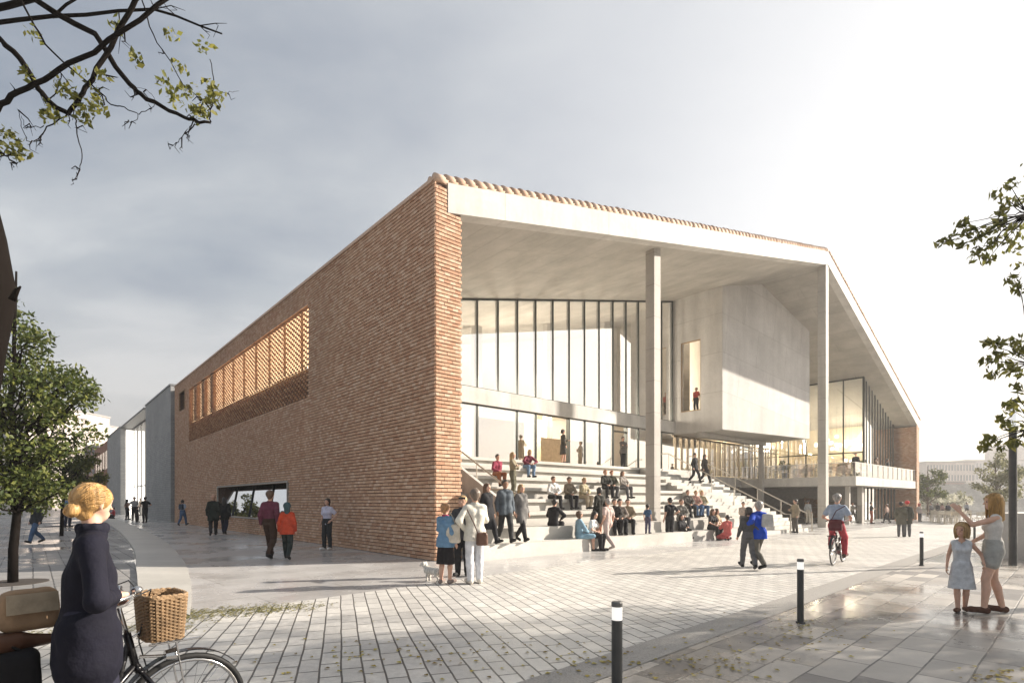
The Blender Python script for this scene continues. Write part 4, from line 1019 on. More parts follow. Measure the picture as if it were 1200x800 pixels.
# ================================================================== far background
m_hb = wallmat('far_facade', (.52, .47, .43), (.48, .43, .40), (.30, .28, .27), 3.2, 3.4)
def far_block(px0, px1, py, d, dep, label, mat, rows, cols, cat='building'):
    a, b2 = at(px0, HY, d).x, at(px1, HY, d).x; z = EYE+(HY-py)/F*d
    o = empty('far_building', ((a+b2)/2, d, 0), 0, label, cat); wd_ = (b2-a)/2
    MB().box(-wd_, wd_, 0, dep, -.5, z).build('wall', mat, o)
    MB().box(-wd_-.2, wd_+.2, -.2, dep+.2, z, z+.4).build('roof', simple('far_roof', (.30, .28, .27), .8), o)
    fr = MB(); cw_ = 2*wd_/cols; rh_ = (z-1)/rows
    for i in range(cols):
        for j in range(rows): fr.box(-wd_+cw_*(i+.22), -wd_+cw_*(i+.78), -.06, .05, .8+rh_*(j+.25), .8+rh_*(j+.82))
    fr.split('window', simple('far_pane', (.18, .19, .21), .15), o)
far_block(1086, 1142, 542, 190, 20, 'long pale office block on the far horizon right of the brick wall', m_hb, 4, 16)
far_block(1132, 1200, 540, 220, 20, 'grey window gridded block rising behind the far square', simple('far_grey', (.40, .38, .38), .8), 4, 18)
far_block(1088, 1130, 566, 120, 12, 'low rosy building beyond the white blossoming shrubs', simple('far_rose', (.48, .33, .29), .8), 3, 9)
far_block(1200, 1300, 520, 240, 20, 'tall far block past the right edge', m_hb, 6, 14)
far_block(68, 122, 499, 150, 30, 'long white flat roofed block beyond the left street', simple('far_white', (.66, .64, .62), .8), 6, 8)
far_block(99, 116, 524, 118, 12, 'brick apartment house with white bands at the end of the left street', wallmat('brick_bands', (.36, .22, .17), (.32, .20, .16), (.5, .47, .44), 6, 2.9), 6, 4)
far_block(-90, 30, 470, 120, 25, 'pale housing block behind the left trees', m_hb, 7, 12)
# open stair and podium in the far square
pod = empty('far_stair', (*gp(1150, 603), 0), -.1, 'broad pale open stair climbing in the far square', 'steps')
m = MB()
for k in range(14): m.box(-5+k*.1, 9, k*.8, k*.8+12-k*.8+.0, k*.28, (k+1)*.28)
m.build('tier', m_fascia, pod)
def bush(px, fy, w_, hgt, mat, label, seed, group=None, nm='shrub', cat='shrub', size=.3):
    x, y = gp(px, fy); o = empty(nm, (x, y, 0), 0, label, cat, group)
    ps = cloud_pts(16, w_/2, w_/2, .3, hgt, seed); mb = MB(); g_ = random.Random(seed)
    for c in ps: limb(mb, (0, 0, 0), c, .05, .01, g_, 3, .1, 4)
    mb.build('stem', m_bark2, o); leaves('foliage', ps, w_*.2, 70, size, mat, o, seed, .6)
tree('far_tree', 'green tree just right of the end of the building', (*gp(1087, 605), 0), 1.6, 5.2, .12, cloud_pts(40, 1.7, 1.7, 1.7, 5.4, 41), .5, 60, .26, m_lf1, m_bark2, 41, None, .6)
tree('far_tree', 'pale hazy tree behind the pointing woman', (*gp(1168, 611), 0), 1.4, 5, .12, cloud_pts(44, 1.5, 1.5, 1.4, 5.2, 43), .45, 60, .24, m_lf3, m_bark2, 43, None, .6)
for i, (px, fy) in enumerate(((1094, 603), (1106, 602.5), (1117, 603), (1127, 602))):
    bush(px, fy, 2.8, 2.3+.3*(i % 2), m_lf4 if i != 3 else m_lf3, ['white blossoming shrub nearest the green tree', 'second white blossoming shrub from the green tree', 'white blossoming shrub in front of the rosy building corner', 'pale green shrub at the right end of the blossoming row'][i], 50+i, 'shrubs at the edge of the far square')
# ================================================================== street furniture
def bollard(px, d, label):
    x = (px-600)/F*d; o = empty('bollard', (x, d, .004), 0, label, 'bollard', 'bollards along the kerb')
    MB().lathe([(.056, 0), (.056, .02), (.041, .022), (.041, .70)], n=24).build('post', simple('bollard_paint', (.055, .058, .058), .4, .3), o)
    MB().lathe([(.039, .702), (.039, .80)], n=24).build('light_band', emit('bollard_light', (1, .97, .9), .3), o)
    MB().lathe([(.042, .802), (.042, .83), (.036, .84)], n=24).build('cap', simple('bollard_cap', (.14, .14, .135), .4, .4), o)
bollard(723, 4.12, 'dark bollard with white light band, nearest, cut by the bottom of the picture')
bollard(938, 7.16, 'dark bollard with white light band standing between the near slabs and the kerb')
bollard(1080, 13.5, 'dark bollard with white light band to the left of the girl')
bollard(1142, 22.7, 'farthest small bollard, seen between the girl and the woman')
lp = empty('street_lamp', ((1187-600)/F*13.6, 13.6, 0), 0, 'tall dark cylindrical street lamp with a white glowing upper section at right', 'street lamp')
MB().lathe([(.085, 0), (.08, 3.45)], n=24).build('pole', simple('lamp_paint', (.06, .062, .065), .45, .4), lp)
MB().lathe([(.075, 3.45), (.075, 3.98)], n=24).build('light_tube', emit('lamp_light', (.92, .96, 1), .22), lp)
MB().lathe([(.082, 3.98), (.082, 4.1), (.07, 4.12)], n=24).build('cap', simple('lamp_paint', (.06, .062, .065), .45, .4), lp)
bn = empty('stone_bench', (14.25, 14.3, 0), ANG-.05, 'pale concrete block with a timber seat by the right edge', 'bench')
MB().box(.15, 3.4, .3, 1.2, 0, 1.26).build('block', concrete('bench_concrete', (.55, .53, .50)), bn)
MB().box(-.1, 3.3, -.75, .28, .02, .36).build('seat_base', simple('bench_wood_base', (.20, .125, .08), .6), bn)
mb = MB()
for k in range(6): mb.box(-.12, 3.3, -.77+k*.175, -.77+k*.175+.16, .365, .42)
mb.build('seat', simple('bench_wood', (.36, .22, .11), .55, 0, .25, 3), bn)
# cafe furniture in the far square and on the terrace
def chair_proto(label):
    o = empty('cafe_chair', (0, 0, 0), 0, label, 'chair', None)
    mm = simple('chair_paint', (.55, .50, .42), .5)
    MB().box(-.21, .21, -.21, .21, .43, .46).build('seat', mm, o)
    MB().box(-.21, .21, -.23, -.20, .60, .85).box(-.21, -.18, -.23, -.2, .45, .62).box(.18, .21, -.23, -.2, .45, .62).build('backrest', mm, o)
    for sx in (-1, 1):
        for sy in (-1, 1): MB().tube([(sx*.18, sy*.18, .43), (sx*.21, sy*.22, 0)], .014, 6).build('leg', mm, o)
    return o
def table_proto(label):
    o = empty('cafe_table', (0, 0, 0), 0, label, 'table')
    mm = simple('table_top', (.50, .45, .36), .5)
    MB().lathe([(.36, .71), (.36, .735)], n=20).build('table_top', mm, o); MB().tube([(0, 0, .02), (0, 0, .71)], .03, 8).build('leg', mm, o)
    MB().lathe([(.22, 0), (.2, .03)], n=16).build('base', mm, o); return o
g = random.Random(77)
ch0, tb0 = chair_proto('pale cafe chair at a round table in the far square'), table_proto('round cafe table in the far square')
ch0['group'] = 'cafe chairs in the far square'; tb0['group'] = 'cafe tables in the far square'
first = True; tops = []
for i in range(7):
    px, fy = 1090+i*8.2+g.uniform(-2, 2), 611+g.uniform(-2.5, 4)
    x, y = gp(px, fy); t_ = tb0 if i == 0 else copy_tree(tb0); t_.location = (x, y, .004)
    for k in range(3):
        a = g.uniform(0, 6.28); c = ch0 if first else copy_tree(ch0); first = False
        c.location = (x+.6*math.cos(a), y+.6*math.sin(a), .004); c.rotation_euler = (0, 0, a+PI/2)
for i, (t, s) in enumerate([(34.6, 1.6), (35.0, 3.2), (35.9, 4.6), (36.6, 2.2), (37.4, 3.8), (38.3, 1.5), (38.6, 5.2), (35.2, 6.2)]):
    t_ = copy_tree(tb0); t_['label'] = 'small round table on the glass edged terrace'; t_['group'] = 'tables on the terrace'; t_.location = (*W(t, s), 3.282)
    for k in range(3):
        a = g.uniform(0, 6.28); c = copy_tree(ch0); x, y = W(t, s); c.location = (x+.6*math.cos(a), y+.6*math.sin(a), 3.282); c.rotation_euler = (0, 0, a+PI/2)
        c['label'] = 'pale chair on the glass edged terrace'; c['group'] = 'chairs on the terrace'
for i, (t, s) in enumerate([(36.3, .8), (39.2, 2.6), (34.2, 5.0)]):
    o = empty('potted_plant', (*W(t, s), 3.282), 0, ['leafy green plant in a dark pot at the terrace front edge', 'green potted plant beside the tall restaurant glass', 'green potted plant at the inner end of the terrace'][i], 'plant')
    MB().lathe([(.16, 0), (.2, .4), (.17, .4)], n=14).build('pot', m_frame, o); leaves('foliage', cloud_pts(9, .4, .4, .5, 1.25, 90+i), .2, 40, .14, m_lf1, o, 90+i, .5)
lamp0 = empty('pendant_lamp', (0, 0, 0), 0, 'round white glass pendant lamp in the cluster hung inside the restaurant', 'lamp', 'pendant lamps in the restaurant')
MB().ball((0, 0, 0), .17, 14).build('globe', emit('globe_light', (1, .9, .72), 1.6), lamp0, True)
MB().tube([(0, 0, .17), (0, 0, 2.4)], .008, 5).build('cord', m_frame, lamp0)
for i in range(26):
    c = lamp0 if i == 0 else copy_tree(lamp0)
    t, s = 38.6+i*.36+g.uniform(-.2, .2), 4.4+1.6*math.sin(i*1.1)+g.uniform(-.4, .4)
    if i > 3: s = max(s, 2.3); t = max(t, 40.8)
    else: s = 8.8; t = 35.5+i*1.2
    c.location = (*W(min(t, 47.6), s), 6.5+g.uniform(-.3, .35))
for i, (t, s) in enumerate(((43, 5.5), (46, 4.5), (37, 9.5))):
    l = bpy.data.lights.new('restaurant_lamp', 'POINT'); l.energy = 420; l.color = (1, .86, .64); l.shadow_soft_size = .5
    o = link(bpy.data.objects.new('restaurant_lamp', l)); o.location = (*W(t, s), 6.9)
l = bpy.data.lights.new('lattice_lamp', 'AREA'); l.energy = 260; l.color = (1, .62, .3); l.shape = 'RECTANGLE'; l.size = 20; l.size_y = 1.5
for i, t in enumerate((6, 14, 21)):
    l = bpy.data.lights.new('hall_fill', 'POINT'); l.energy = 1500; l.color = (1, .88, .72); l.shadow_soft_size = .8  # unseen fill lights, added to brighten the hall behind the glass
    o = link(bpy.data.objects.new('hall_fill', l)); o.location = (*W(t, 13), 7.6)
# fallen leaves and moss
def litter(name, label, spots, n, size, pts, seed, mode='leaf'):
    gq = np.random.default_rng(seed); C = []
    for (px, fy, rx, ry, k) in spots:
        for _ in range(int(n*k)):
            a, b2 = gq.normal()*rx*.5, gq.normal()*ry*.5
            x, y = gp(px+a, max(fy+b2, 600)); C.append((x, y, .012))
    C = np.array(C); m = len(C); th = gq.uniform(0, 6.28, m); s = size*gq.uniform(.5, 1.2, m); tl = gq.uniform(-.3, .5, m)*s
    ux, uy = np.cos(th), np.sin(th)
    z = np.zeros(m)
    A = np.stack([ux*s, uy*s, np.abs(tl)*.5], 1); Bq = np.stack([-uy*s*.45, ux*s*.45, z+.15*s], 1)
    V = np.stack([C-A*.5*np.array([1, 1, 0]), C+Bq, C+A*.5, C-Bq*np.array([1, 1, -1])], 1).reshape(-1, 3)
    o = mesh_obj(name, V, np.arange(4*m).reshape(-1, 4), leaf_m(name, pts, .15)); tag(o, label, 'leaves', kind='stuff')
litter('fallen_leaves', 'scattered yellow and brown fallen leaves on the paving', [(560, 770, 260, 26, 1), (950, 742, 70, 22, .9), (830, 778, 80, 20, .6), (1165, 792, 50, 10, .5), (420, 772, 200, 40, .5), (890, 760, 120, 40, .5), (700, 775, 60, 20, .4)], 90, .055, [(0, (.16, .10, .03)), (.5, (.34, .27, .05)), (1, (.42, .36, .09))], 5)
litter('moss', 'yellow green moss and leaves along the edge of the concrete path', [(215, 722, 40, 7, 1), (260, 718, 60, 6, 1.2), (310, 714, 50, 5, 1), (350, 710, 40, 4, .4), (180, 735, 60, 10, .7), (990, 634, 60, 2, .5), (40, 745, 50, 14, .5)], 420, .04, [(0, (.07, .07, .02)), (.5, (.15, .14, .035)), (1, (.26, .22, .06))], 6)
# ================================================================== people
def res(d): return .011 if d < 4.5 else .015 if d < 11 else .02 if d < 20 else .026 if d < 32 else .036
NP = [100]
def ground(px, fy, hy=None, **kw):
    x, y = gp(px, fy); H = kw.pop('H', None)
    if H is None: H = min(max(EYE+(HY-hy)/F*y, 1.0), 1.92)
    NP[0] += 1; kw.setdefault('seed', NP[0]); kw.setdefault('h', res(y)*(1.75/H)**.5)
    return person((x, y, .008), math.radians(kw.pop('head', 0)), H, **kw)
TL = [(0, -1.2)] + [(z, (s0+min(s1, s0+1.0))/2) for z, s0, s1 in LEV]
def stepper(px, hy, H=1.72, sit=False, lev=None, **kw):
    """put a figure on the tier where its head comes out at the height seen in the photograph"""
    best = None
    for i, (z, s) in enumerate(TL):
        if lev is not None and i != lev: continue
        if sit: s = LEV[i-1][1]+.20 if i else -.9
        t = t_at(px, s); x, y = W(t, s); top = z+(.885*H/1.75 if sit else H)
        e = abs(HY-(top-EYE)*F/y-hy)
        if best is None or e < best[0]: best = (e, x, y, z)
    _, x, y, z = best
    NP[0] += 1; kw.setdefault('seed', NP[0]); kw.setdefault('h', res(y))
    if sit: kw['pose'] = 'sit'
    return person((x, y, z+.002), math.radians(kw.pop('head', 0)), H, **kw)
FCE = math.degrees(ANG)+180   # facing out from the building, towards the plaza
def bag(name, label, loc, size, c, cat='bag', strap=None, rz=0, group=None, mat=None):
    o = empty(name, loc, rz, label, cat, group)
    w_, d_, h_ = size; hh = max(min(size)/7, .008)
    r_ = min(.035, d_*.45); P = [(V3(x_, y_, r_), V3(x_*.93, y_*.8, h_-r_), r_, r_*.9) for x_ in np.linspace(-(w_/2-r_), w_/2-r_, 7) for y_ in ((-(d_/2-r_), 0, d_/2-r_) if d_/2 > r_ else (0,))]
    blob('pouch', P, hh, mat or cloth(c, 'bag_cloth'), o, .02, (), .003, 3)
    if strap: MB().tube(strap, .011, 6).build('strap', cloth(tuple(x*.6 for x in c), 'bag_cloth'), o)
    return o
BLK, NAVY, GRY, LGR, WHT, DEN, OLV, TAN, RED, BUR = (.022, .022, .025), (.018, .022, .045), (.12, .12, .125), (.35, .35, .36), (.72, .71, .69), (.07, .13, .24), (.10, .095, .065), (.42, .33, .23), (.50, .07, .05), (.17, .035, .06)
# --- bicycle -----------------------------------------------------------------
m_paint = simple('bike_paint', (.012, .012, .014), .25, .2, .1); m_chrome = simple('chrome', (.55, .55, .55), .18, .95, .05)
m_rub = simple('rubber', (.02, .02, .02), .7); m_leather = simple('brown_leather', (.10, .045, .025), .5)
def ring(r, tr, n=40, m=8):
    mb = MB()
    for i in range(n):
        a = 2*PI*i/n
        for k in range(m):
            b = 2*PI*k/m; mb.v.append(((r+tr*math.cos(b))*math.cos(a), tr*math.sin(b), (r+tr*math.cos(b))*math.sin(a)))
    for i in range(n):
        for k in range(m): i2, k2 = (i+1) % n, (k+1) % m; mb.f.append((i*m+k, i2*m+k, i2*m+k2, i*m+k2))
    return mb
def bicycle(loc, rz, label, basket=False, steer=0):
    o = empty('bicycle', loc, rz, label, 'bicycle')
    def wheel(x, st):
        w_ = bpy.data.objects.new('wheel', None); w_.empty_display_size = .1; link(w_, o); w_.location = (x, 0, .345); w_.rotation_euler = (0, 0, st)
        me = ring(.305, .012).build('rim', m_chrome, w_, True); ring(.328, .018).build('tyre', m_rub, w_, True)
        mb = MB().tube([(0, -.05, 0), (0, .05, 0)], .02, 8)
        for k in range(28):
            a = 2*PI*k/28; b = a+(.5 if k % 2 else -.5); mb.tube([(.018*math.cos(b), .03*(1 if k % 4 < 2 else -1), .018*math.sin(b)), (.3*math.cos(a), 0, .3*math.sin(a))], .0016, 3, False)
        mb.build('spokes', m_chrome, w_)
    wheel(-.52, 0); wheel(.58, steer)
    f = MB()
    f.tube([(.285, 0, .86), (.33, 0, .66)], .021, 10)
    f.tube([(.29, 0, .80), (.25, 0, .62), (.16, 0, .46), (.05, 0, .36), (-.12, 0, .36)], .0165, 8)
    f.tube([(.325, 0, .68), (-.02, 0, .28)], .020, 8)
    f.tube([(-.02, 0, .28), (-.20, 0, .80)], .017, 8)
    for q in (-1, 1): f.tube([(-.02, q*.03, .28), (-.52, q*.055, .345)], .011, 6).tube([(-.17, q*.02, .72), (-.52, q*.055, .345)], .009, 6)
    f.build('frame', m_paint, o, True)
    fk = MB()
    fk.tube([(.33, 0, .67), (.345, 0, .64)], .022, 8)
    for q in (-1, 1): fk.tube([(.345, q*.05, .64), (.44, q*.055, .50), (.58, q*.055, .345)], [.014, .012, .009], 8)
    fk.tube([(.345, -.05, .64), (.345, .05, .64)], .014, 8); fk.build('fork', m_paint, o, True)
    for x, a0, a1 in ((-.52, .3, 2.9), (.58, .75, 2.7)):
        mg = MB(); pts = [(x+.365*math.cos(a), 0, .345+.365*math.sin(a)) for a in np.linspace(a0, a1, 18)]
        for (p, q) in zip(pts[:-1], pts[1:]): mg.prism([(p[0], -.028, p[2]), (p[0], .028, p[2]), (q[0], .028, q[2]), (q[0], -.028, q[2])], (0, 0, .006))
        mg.build('mudguard', m_paint, o)
    hb = MB().tube([(.285, 0, .86), (.235, 0, 1.06)], .013, 8)
    for q in (1, -1): hb.tube([(.235, 0, 1.06), (.26, q*.06, 1.075), (.29, q*.16, 1.10), (.26, q*.23, 1.10), (.19, q*.265, 1.09), (.08, q*.275, 1.08)], .0115, 8)
    h_ = hb.build('handlebar', m_chrome, o, True)
    for q in (-1, 1):
        MB().tube([(.18, q*.268, 1.09), (.06, q*.277, 1.078)], .017, 10).build('grip', m_rub, h_)
        MB().tube([(.26, q*.235, 1.09), (.22, q*.255, 1.06), (.11, q*.27, 1.045)], .007, 6).build('brake_lever', m_chrome, h_)
    MB().ball((.285, -.20, 1.125), .030, 10, (1, 1, .7)).build('bell', m_chrome, h_, True)
    cb_ = MB().tube([(.25, -.24, 1.09), (.35, -.2, 1.12), (.37, -.08, 1.06), (.34, -.02, .84)], .004, 5).tube([(.25, .24, 1.09), (.34, .2, 1.13), (.37, .06, 1.06), (.35, .03, .8), (.40, .04, .6)], .004, 5); cb_.build('cable', m_rub, o)
    blob('saddle', [(V3(-.27, q*.05, .90), V3(-.17, q*.02, .905), .055, .04) for q in (-1, 1)]+[(V3(-.18, 0, .90), V3(-.01, 0, .895), .045, .022)], .012, m_leather, o, .03)
    MB().tube([(-.19, 0, .78), (-.215, 0, .88)], .013, 8).build('seat_post', m_chrome, o)
    cr_ = MB().tube([(-.02, -.07, .28), (-.02, .07, .28)], .02, 8).tube([(-.02, -.07, .28), (.10, -.075, .16)], .009, 6).tube([(-.02, .07, .28), (-.14, .075, .40)], .009, 6); c_ = cr_.build('crank', m_chrome, o)
    for q, x, z in ((-1, .10, .16), (1, -.14, .40)): MB().box(x-.045, x+.045, q*.08-(.07 if q < 0 else 0), q*.08+(.07 if q > 0 else 0), z-.012, z+.012).build('pedal', m_rub, c_)
    MB().prism([(.05, -.062, .33), (.03, -.062, .21), (-.5, -.062, .30), (-.55, -.062, .345), (-.5, -.062, .39)], (0, .012, 0)).build('chain_guard', m_paint, o)
    rk = MB()
    for q in (-1, 1): rk.tube([(-.25, q*.06, .73), (-.80, q*.07, .74)], .007, 6).tube([(-.74, q*.07, .74), (-.52, q*.075, .36)], .006, 6)
    for x in (-.35, -.5, -.65, -.8): rk.tube([(x, -.065, .737), (x, .065, .737)], .006, 6)
    rk.build('rear_rack', m_paint, o)
    if basket:
        lm = MB().tube([(.47, 0, .70), (.53, 0, .70)], [.03, .04], 12).tube([(.345, 0, .72), (.47, 0, .70)], .009, 6); lm.build('headlamp', m_chrome, o)
        sr = MB()
        for q in (-1, 1): sr.tube([(.50, q*.08, .82), (.58, q*.062, .36)], .0055, 6)
        sr.tube([(.30, 0, .83), (.36, 0, .86)], .008, 6).tube([(.36, -.12, .80), (.62, -.12, .80)], .006, 6).tube([(.36, .12, .80), (.62, .12, .80)], .006, 6); sr.build('front_rack', m_chrome, o)
        # wicker basket: stakes with woven bands
        bk = MB(); n_ = 30
        def rim_(u, a):   # rounded rectangle growing towards the top
            sx, sy = .088+.016*u, .128+.02*u
            ca, sa = math.cos(a), math.sin(a); p_ = 5
            k_ = (abs(ca)**p_+abs(sa)**p_)**(-1/p_); return (.45+sx*ca*k_, sy*sa*k_, .815+.235*u)
        for i in range(n_):
            a = 2*PI*i/n_; bk.tube([rim_(u, a) for u in np.linspace(0, 1, 6)], .0095, 6)
        for j in range(26):
            u = j/25; pts = []
            for i in range(n_*2+1):
                a = PI*i/n_; x, y, z = rim_(u, a); w2 = .007*(1 if (i//2+j) % 2 else -1); pts.append((x+w2*math.cos(a), y+w2*math.sin(a), z))
            bk.tube(pts, .0058, 4, False)
        bo = bk.build('basket', simple('wicker', (.30, .195, .105), .7, 0, .3, 25), o)
        rb_ = MB()
        for w_ in (0, 1): rb_.tube([tuple(Vector(rim_(1.0, 2*PI*i/60))+Vector((0, 0, .008*math.sin(i*1.3+w_*3)+.008))) for i in range(61)], .0105, 6, False)
        rb_.build('rim', simple('wicker', (.30, .195, .105), .7, 0, .3, 25), bo)
        MB().prism([(.37, -.115, .812), (.53, -.115, .812), (.53, .115, .812), (.37, .115, .812)], (0, 0, .006)).build('bottom', simple('wicker_dark', (.16, .09, .045), .8), bo)
    return o
# --- woman with the bicycle in the near left corner ----------------------------
bz = math.radians(48)
bicycle((-2.33, 2.82, .004), bz, 'black step through bicycle with wicker front basket pushed by the blond woman', True)
x, y = -2.10, 2.70
person((x, y, .004), math.radians(-50), 1.735, 'stand', ('coat', (.009, .009, .017)), ('trousers', (.03, .03, .05)), (.05, .03, .02), ('bun', (.46, .27, .10)), 1, 'blond woman with a hair bun in a long dark navy coat pushing a bicycle', None,
       h=.0085, female=True, seed=3, fine=True, turn=.55, slim=.68, headk=.80, wr=(.03, .11, 1.130), wl=(-.21, .06, .86), arms=(((0, 0, 0), (1, -.35, 0)), ((0, 0, 0), (.5, -.3, -.6))), curl=1.0, face=True, lean=.04, extra=.40, feet=((.07, .07, .075), (-.07, -.09, .085)), collar=(.012, .012, .022))
bag('backpack', 'black rucksack hanging beside the saddle of the bicycle', (-2.42, 2.62, .46), (.26, .17, .42), (.012, .012, .014), 'backpack', [(-.12, -.12, .36), (-.16, -.17, .2), (-.1, -.12, .06)], bz)
sb_ = bag('satchel', 'tan and cream canvas satchel resting on the bicycle saddle behind the woman', (-2.44, 2.76, .955), (.24, .13, .20), (.27, .18, .11), 'bag', [(-.17, 0, .18), (-.30, -.02, .16), (-.33, -.03, .02), (-.28, -.02, -.12), (-.18, -.05, -.2)], bz+.1)
MB().prism([(-.10, -.069, .09), (.10, -.069, .09), (.10, -.062, .185), (-.10, -.062, .185)], (0, -.008, 0)).build('flap', cloth((.36, .30, .22), 'bag_cloth'), sb_)
bp_ = [o for o in bpy.data.objects if o.get('label', '').startswith('black rucksack')][0]
blob('pocket', [(V3(x_, -.075, .09), V3(x_*.9, -.07, .22), .035, .03) for x_ in np.linspace(-.07, .07, 5)], .010, cloth((.016, .016, .02), 'bag_cloth'), bp_, .02, (), .003, 6)
MB().tube([(-.05, 0, .41), (0, 0, .45), (.05, 0, .41)], .008, 6).build('handle', cloth((.02, .02, .02), 'bag_cloth'), bp_)
# --- left side --------------------------------------------------------------
ground(42, 637, 585, head=170, pose='walk', top=('jacket', (.03, .035, .04)), bot=('trousers', DEN), hair=('short', 'dark'), label='person in blue jeans walking half hidden under the leafy tree')
ground(79, 618, 577, head=0, top=('shirt', (.12, .22, .38)), bot=('trousers', NAVY), hair=('short', 'dark'), arms=('hip', 'down'), label='person in a blue shirt standing just left of the blond woman')
ground(55, 597, 581, head=40, pose='walk', top=('jacket', BLK), bot=('trousers', BLK), hair=('short', 'dark'), label='tiny dark figure walking far off behind the leafy tree, left of its companion')
ground(60, 597.5, 582, head=40, pose='walk', top=('coat', GRY), bot=('trousers', BLK), hair=('short', 'dark'), label='tiny grey coated figure walking far off behind the leafy tree')
ground(137, 600, 581, head=180, top=('tshirt', (.60, .52, .40)), bot=('trousers', BLK), hair=('short', 'brown'), label='person in a cream top standing before the narrow grey stone block')
ground(133, 608, 594, head=120, H=1.6, pose='crouch', top=('jacket', (.42, .06, .07)), bot=('trousers', BLK), hair=('short', 'dark'), arms=('fwd', 'fwd'), label='person in red crouching at the far end of the curved kerb')
ground(121, 605, 590, head=200, H=1.7, pose='crouch', top=('jacket', BLK), bot=('trousers', BLK), hair=('short', 'dark'), arms=('fwd', 'fwd'), label='person in black crouching low beside the curved kerb end')
ground(149, 609, 585, head=-20, top=('tshirt', (.16, .10, .08)), bot=('trousers', BLK), hair=('long', 'dark'), female=True, label='woman in brown top standing left of the group before the glowing hall')
ground(157.5, 610.5, 581, head=-150, top=('tshirt', LGR), bot=('trousers', BLK), hair=('short', 'dark'), arms=('hip', 'down'), label='man in pale grey t-shirt in the group before the glowing hall')
ground(161, 612, 598, head=-30, H=1.15, top=('jacket', BLK), bot=('trousers', BLK), hair=('short', 'dark'), headk=1.2, label='small child in black among the group before the glowing hall')
ground(164.5, 604, 583, head=100, top=('shirt', (.62, .50, .36)), bot=('trousers', GRY), hair=('short', 'brown'), label='person in a pale shirt at the back of the group before the glowing hall')
ground(170, 612.5, 582, head=60, top=('tshirt', BLK), bot=('trousers', BLK), hair=('short', 'dark'), arms=('hip', 'hip'), label='man in black with hands on hips against the tall grey block')
ground(214, 616, 585, head=0, pose='walk', top=('tshirt', (.38, .46, .58)), bot=('trousers', DEN), hair=('bob', 'dark'), female=True, label='woman in light blue top and jeans walking along the brick wall')
x, y = gp(214, 616); bag('backpack', 'small dark backpack worn over the light blue top', (x, y-.16, 1.05), (.28, .16, .36), (.05, .07, .10), 'backpack')
ground(250, 628, 578, head=25, pose='walk', top=('coat', (.022, .03, .026)), bot=('trousers', BLK), hair=('bald', 'dark'), extra=.32, label='bald man in a dark green coat walking beside the brick wall')
ground(263, 626.5, 582, head=20, pose='walk', top=('coat', (.018, .02, .022)), bot=('trousers', NAVY), hair=('long', 'dark'), female=True, extra=.25, label='dark haired woman in a short black coat by the low strip window')
ground(316.5, 655, 572, head=5, top=('shirt', (.13, .035, .06)), bot=('trousers', (.05, .028, .02)), hair=('short', 'brown'), arms=('back', 'down'), pose='walk', h=.014, label='tall man in a burgundy shirt walking away past the strip window', skin=0)
ground(336.5, 656, 588, head=15, pose='walk', top=('jacket', (.48, .065, .03)), bot=('trousers', (.025, .035, .035)), hair=('scarf', (.05, .09, .10)), female=True, h=.014, label='person in an orange red jacket and teal headscarf walking beside the burgundy man')
ground(383.5, 644.5, 584, head=165, top=('tshirt', (.55, .55, .68)), bot=('trousers', (.03, .035, .04)), shoes=WHT, hair=('bob', 'dark'), female=True, h=.014, arms=('down', 'pocket'), label='woman in a lavender white t-shirt standing alone against the brick wall')
# --- trio at the corner ------------------------------------------------------
E1, J1 = ground(522, 684, 590, head=-25, top=('jacket', (.14, .25, .38)), bot=('skirt', (.02, .018, .02)), shoes=(.25, .2, .18), hair=('bun', (.40, .20, .09)), female=True, h=.013, arms=('down', 'fwd'), collar=(.45, .04, .12), label='woman in a denim jacket, pink scarf and black skirt at the brick corner', seed=11)
x, y = gp(530, 684); bag('tote_bag', 'cream shoulder bag of the woman in the denim jacket', (x+.02, y-.10, .80), (.30, .13, .36), (.55, .50, .42), 'bag', [(-.1, 0, .32), (-.06, .0, .60), (.08, 0, .32)], -.4)
ground(542, 675, 581, head=170, top=('jacket', (.05, .05, .055)), bot=('trousers', BLK), hair=('short', 'fair'), h=.015, arms=('fwd', 'down'), label='man in sunglasses and a dark jacket between the denim woman and the white jacket man', seed=12)
MB().box(-.072, .072, 0, .02, -.018, .018).build('sunglasses', simple('sunglass', (.01, .01, .01), .1))
E3, J3 = ground(556.5, 684, 573, head=20, top=('jacket', (.68, .65, .57)), bot=('trousers', (.62, .63, .66)), shoes=(.60, .56, .50), hair=('short', (.16, .12, .09)), h=.013, arms=('fwd', 'pocket'), label='man in a cream jacket and white trousers with a brown shoulder bag', seed=13)
bs_ = bpy.data.objects['sunglasses']; x, y = gp(542, 675); bs_.location = (x, y-.12, 1.66*1.0); tag(bs_, 'dark sunglasses worn by the man facing the denim woman', 'sunglasses')
x, y = gp(563, 684); bag('shoulder_bag', 'brown leather shoulder bag at the hip of the cream jacket man', (x+.04, y-.16, .76), (.22, .09, .24), (.11, .05, .04), 'bag', [(-.07, 0, .2), (-.17, -.05, .42), (-.30, -.04, .68)], .3, mat=m_leather)
x, y = gp(507, 681); dg_ = empty('dog', (x, y, .004), math.radians(60), 'small white dog standing at the feet of the woman in the denim jacket', 'dog')
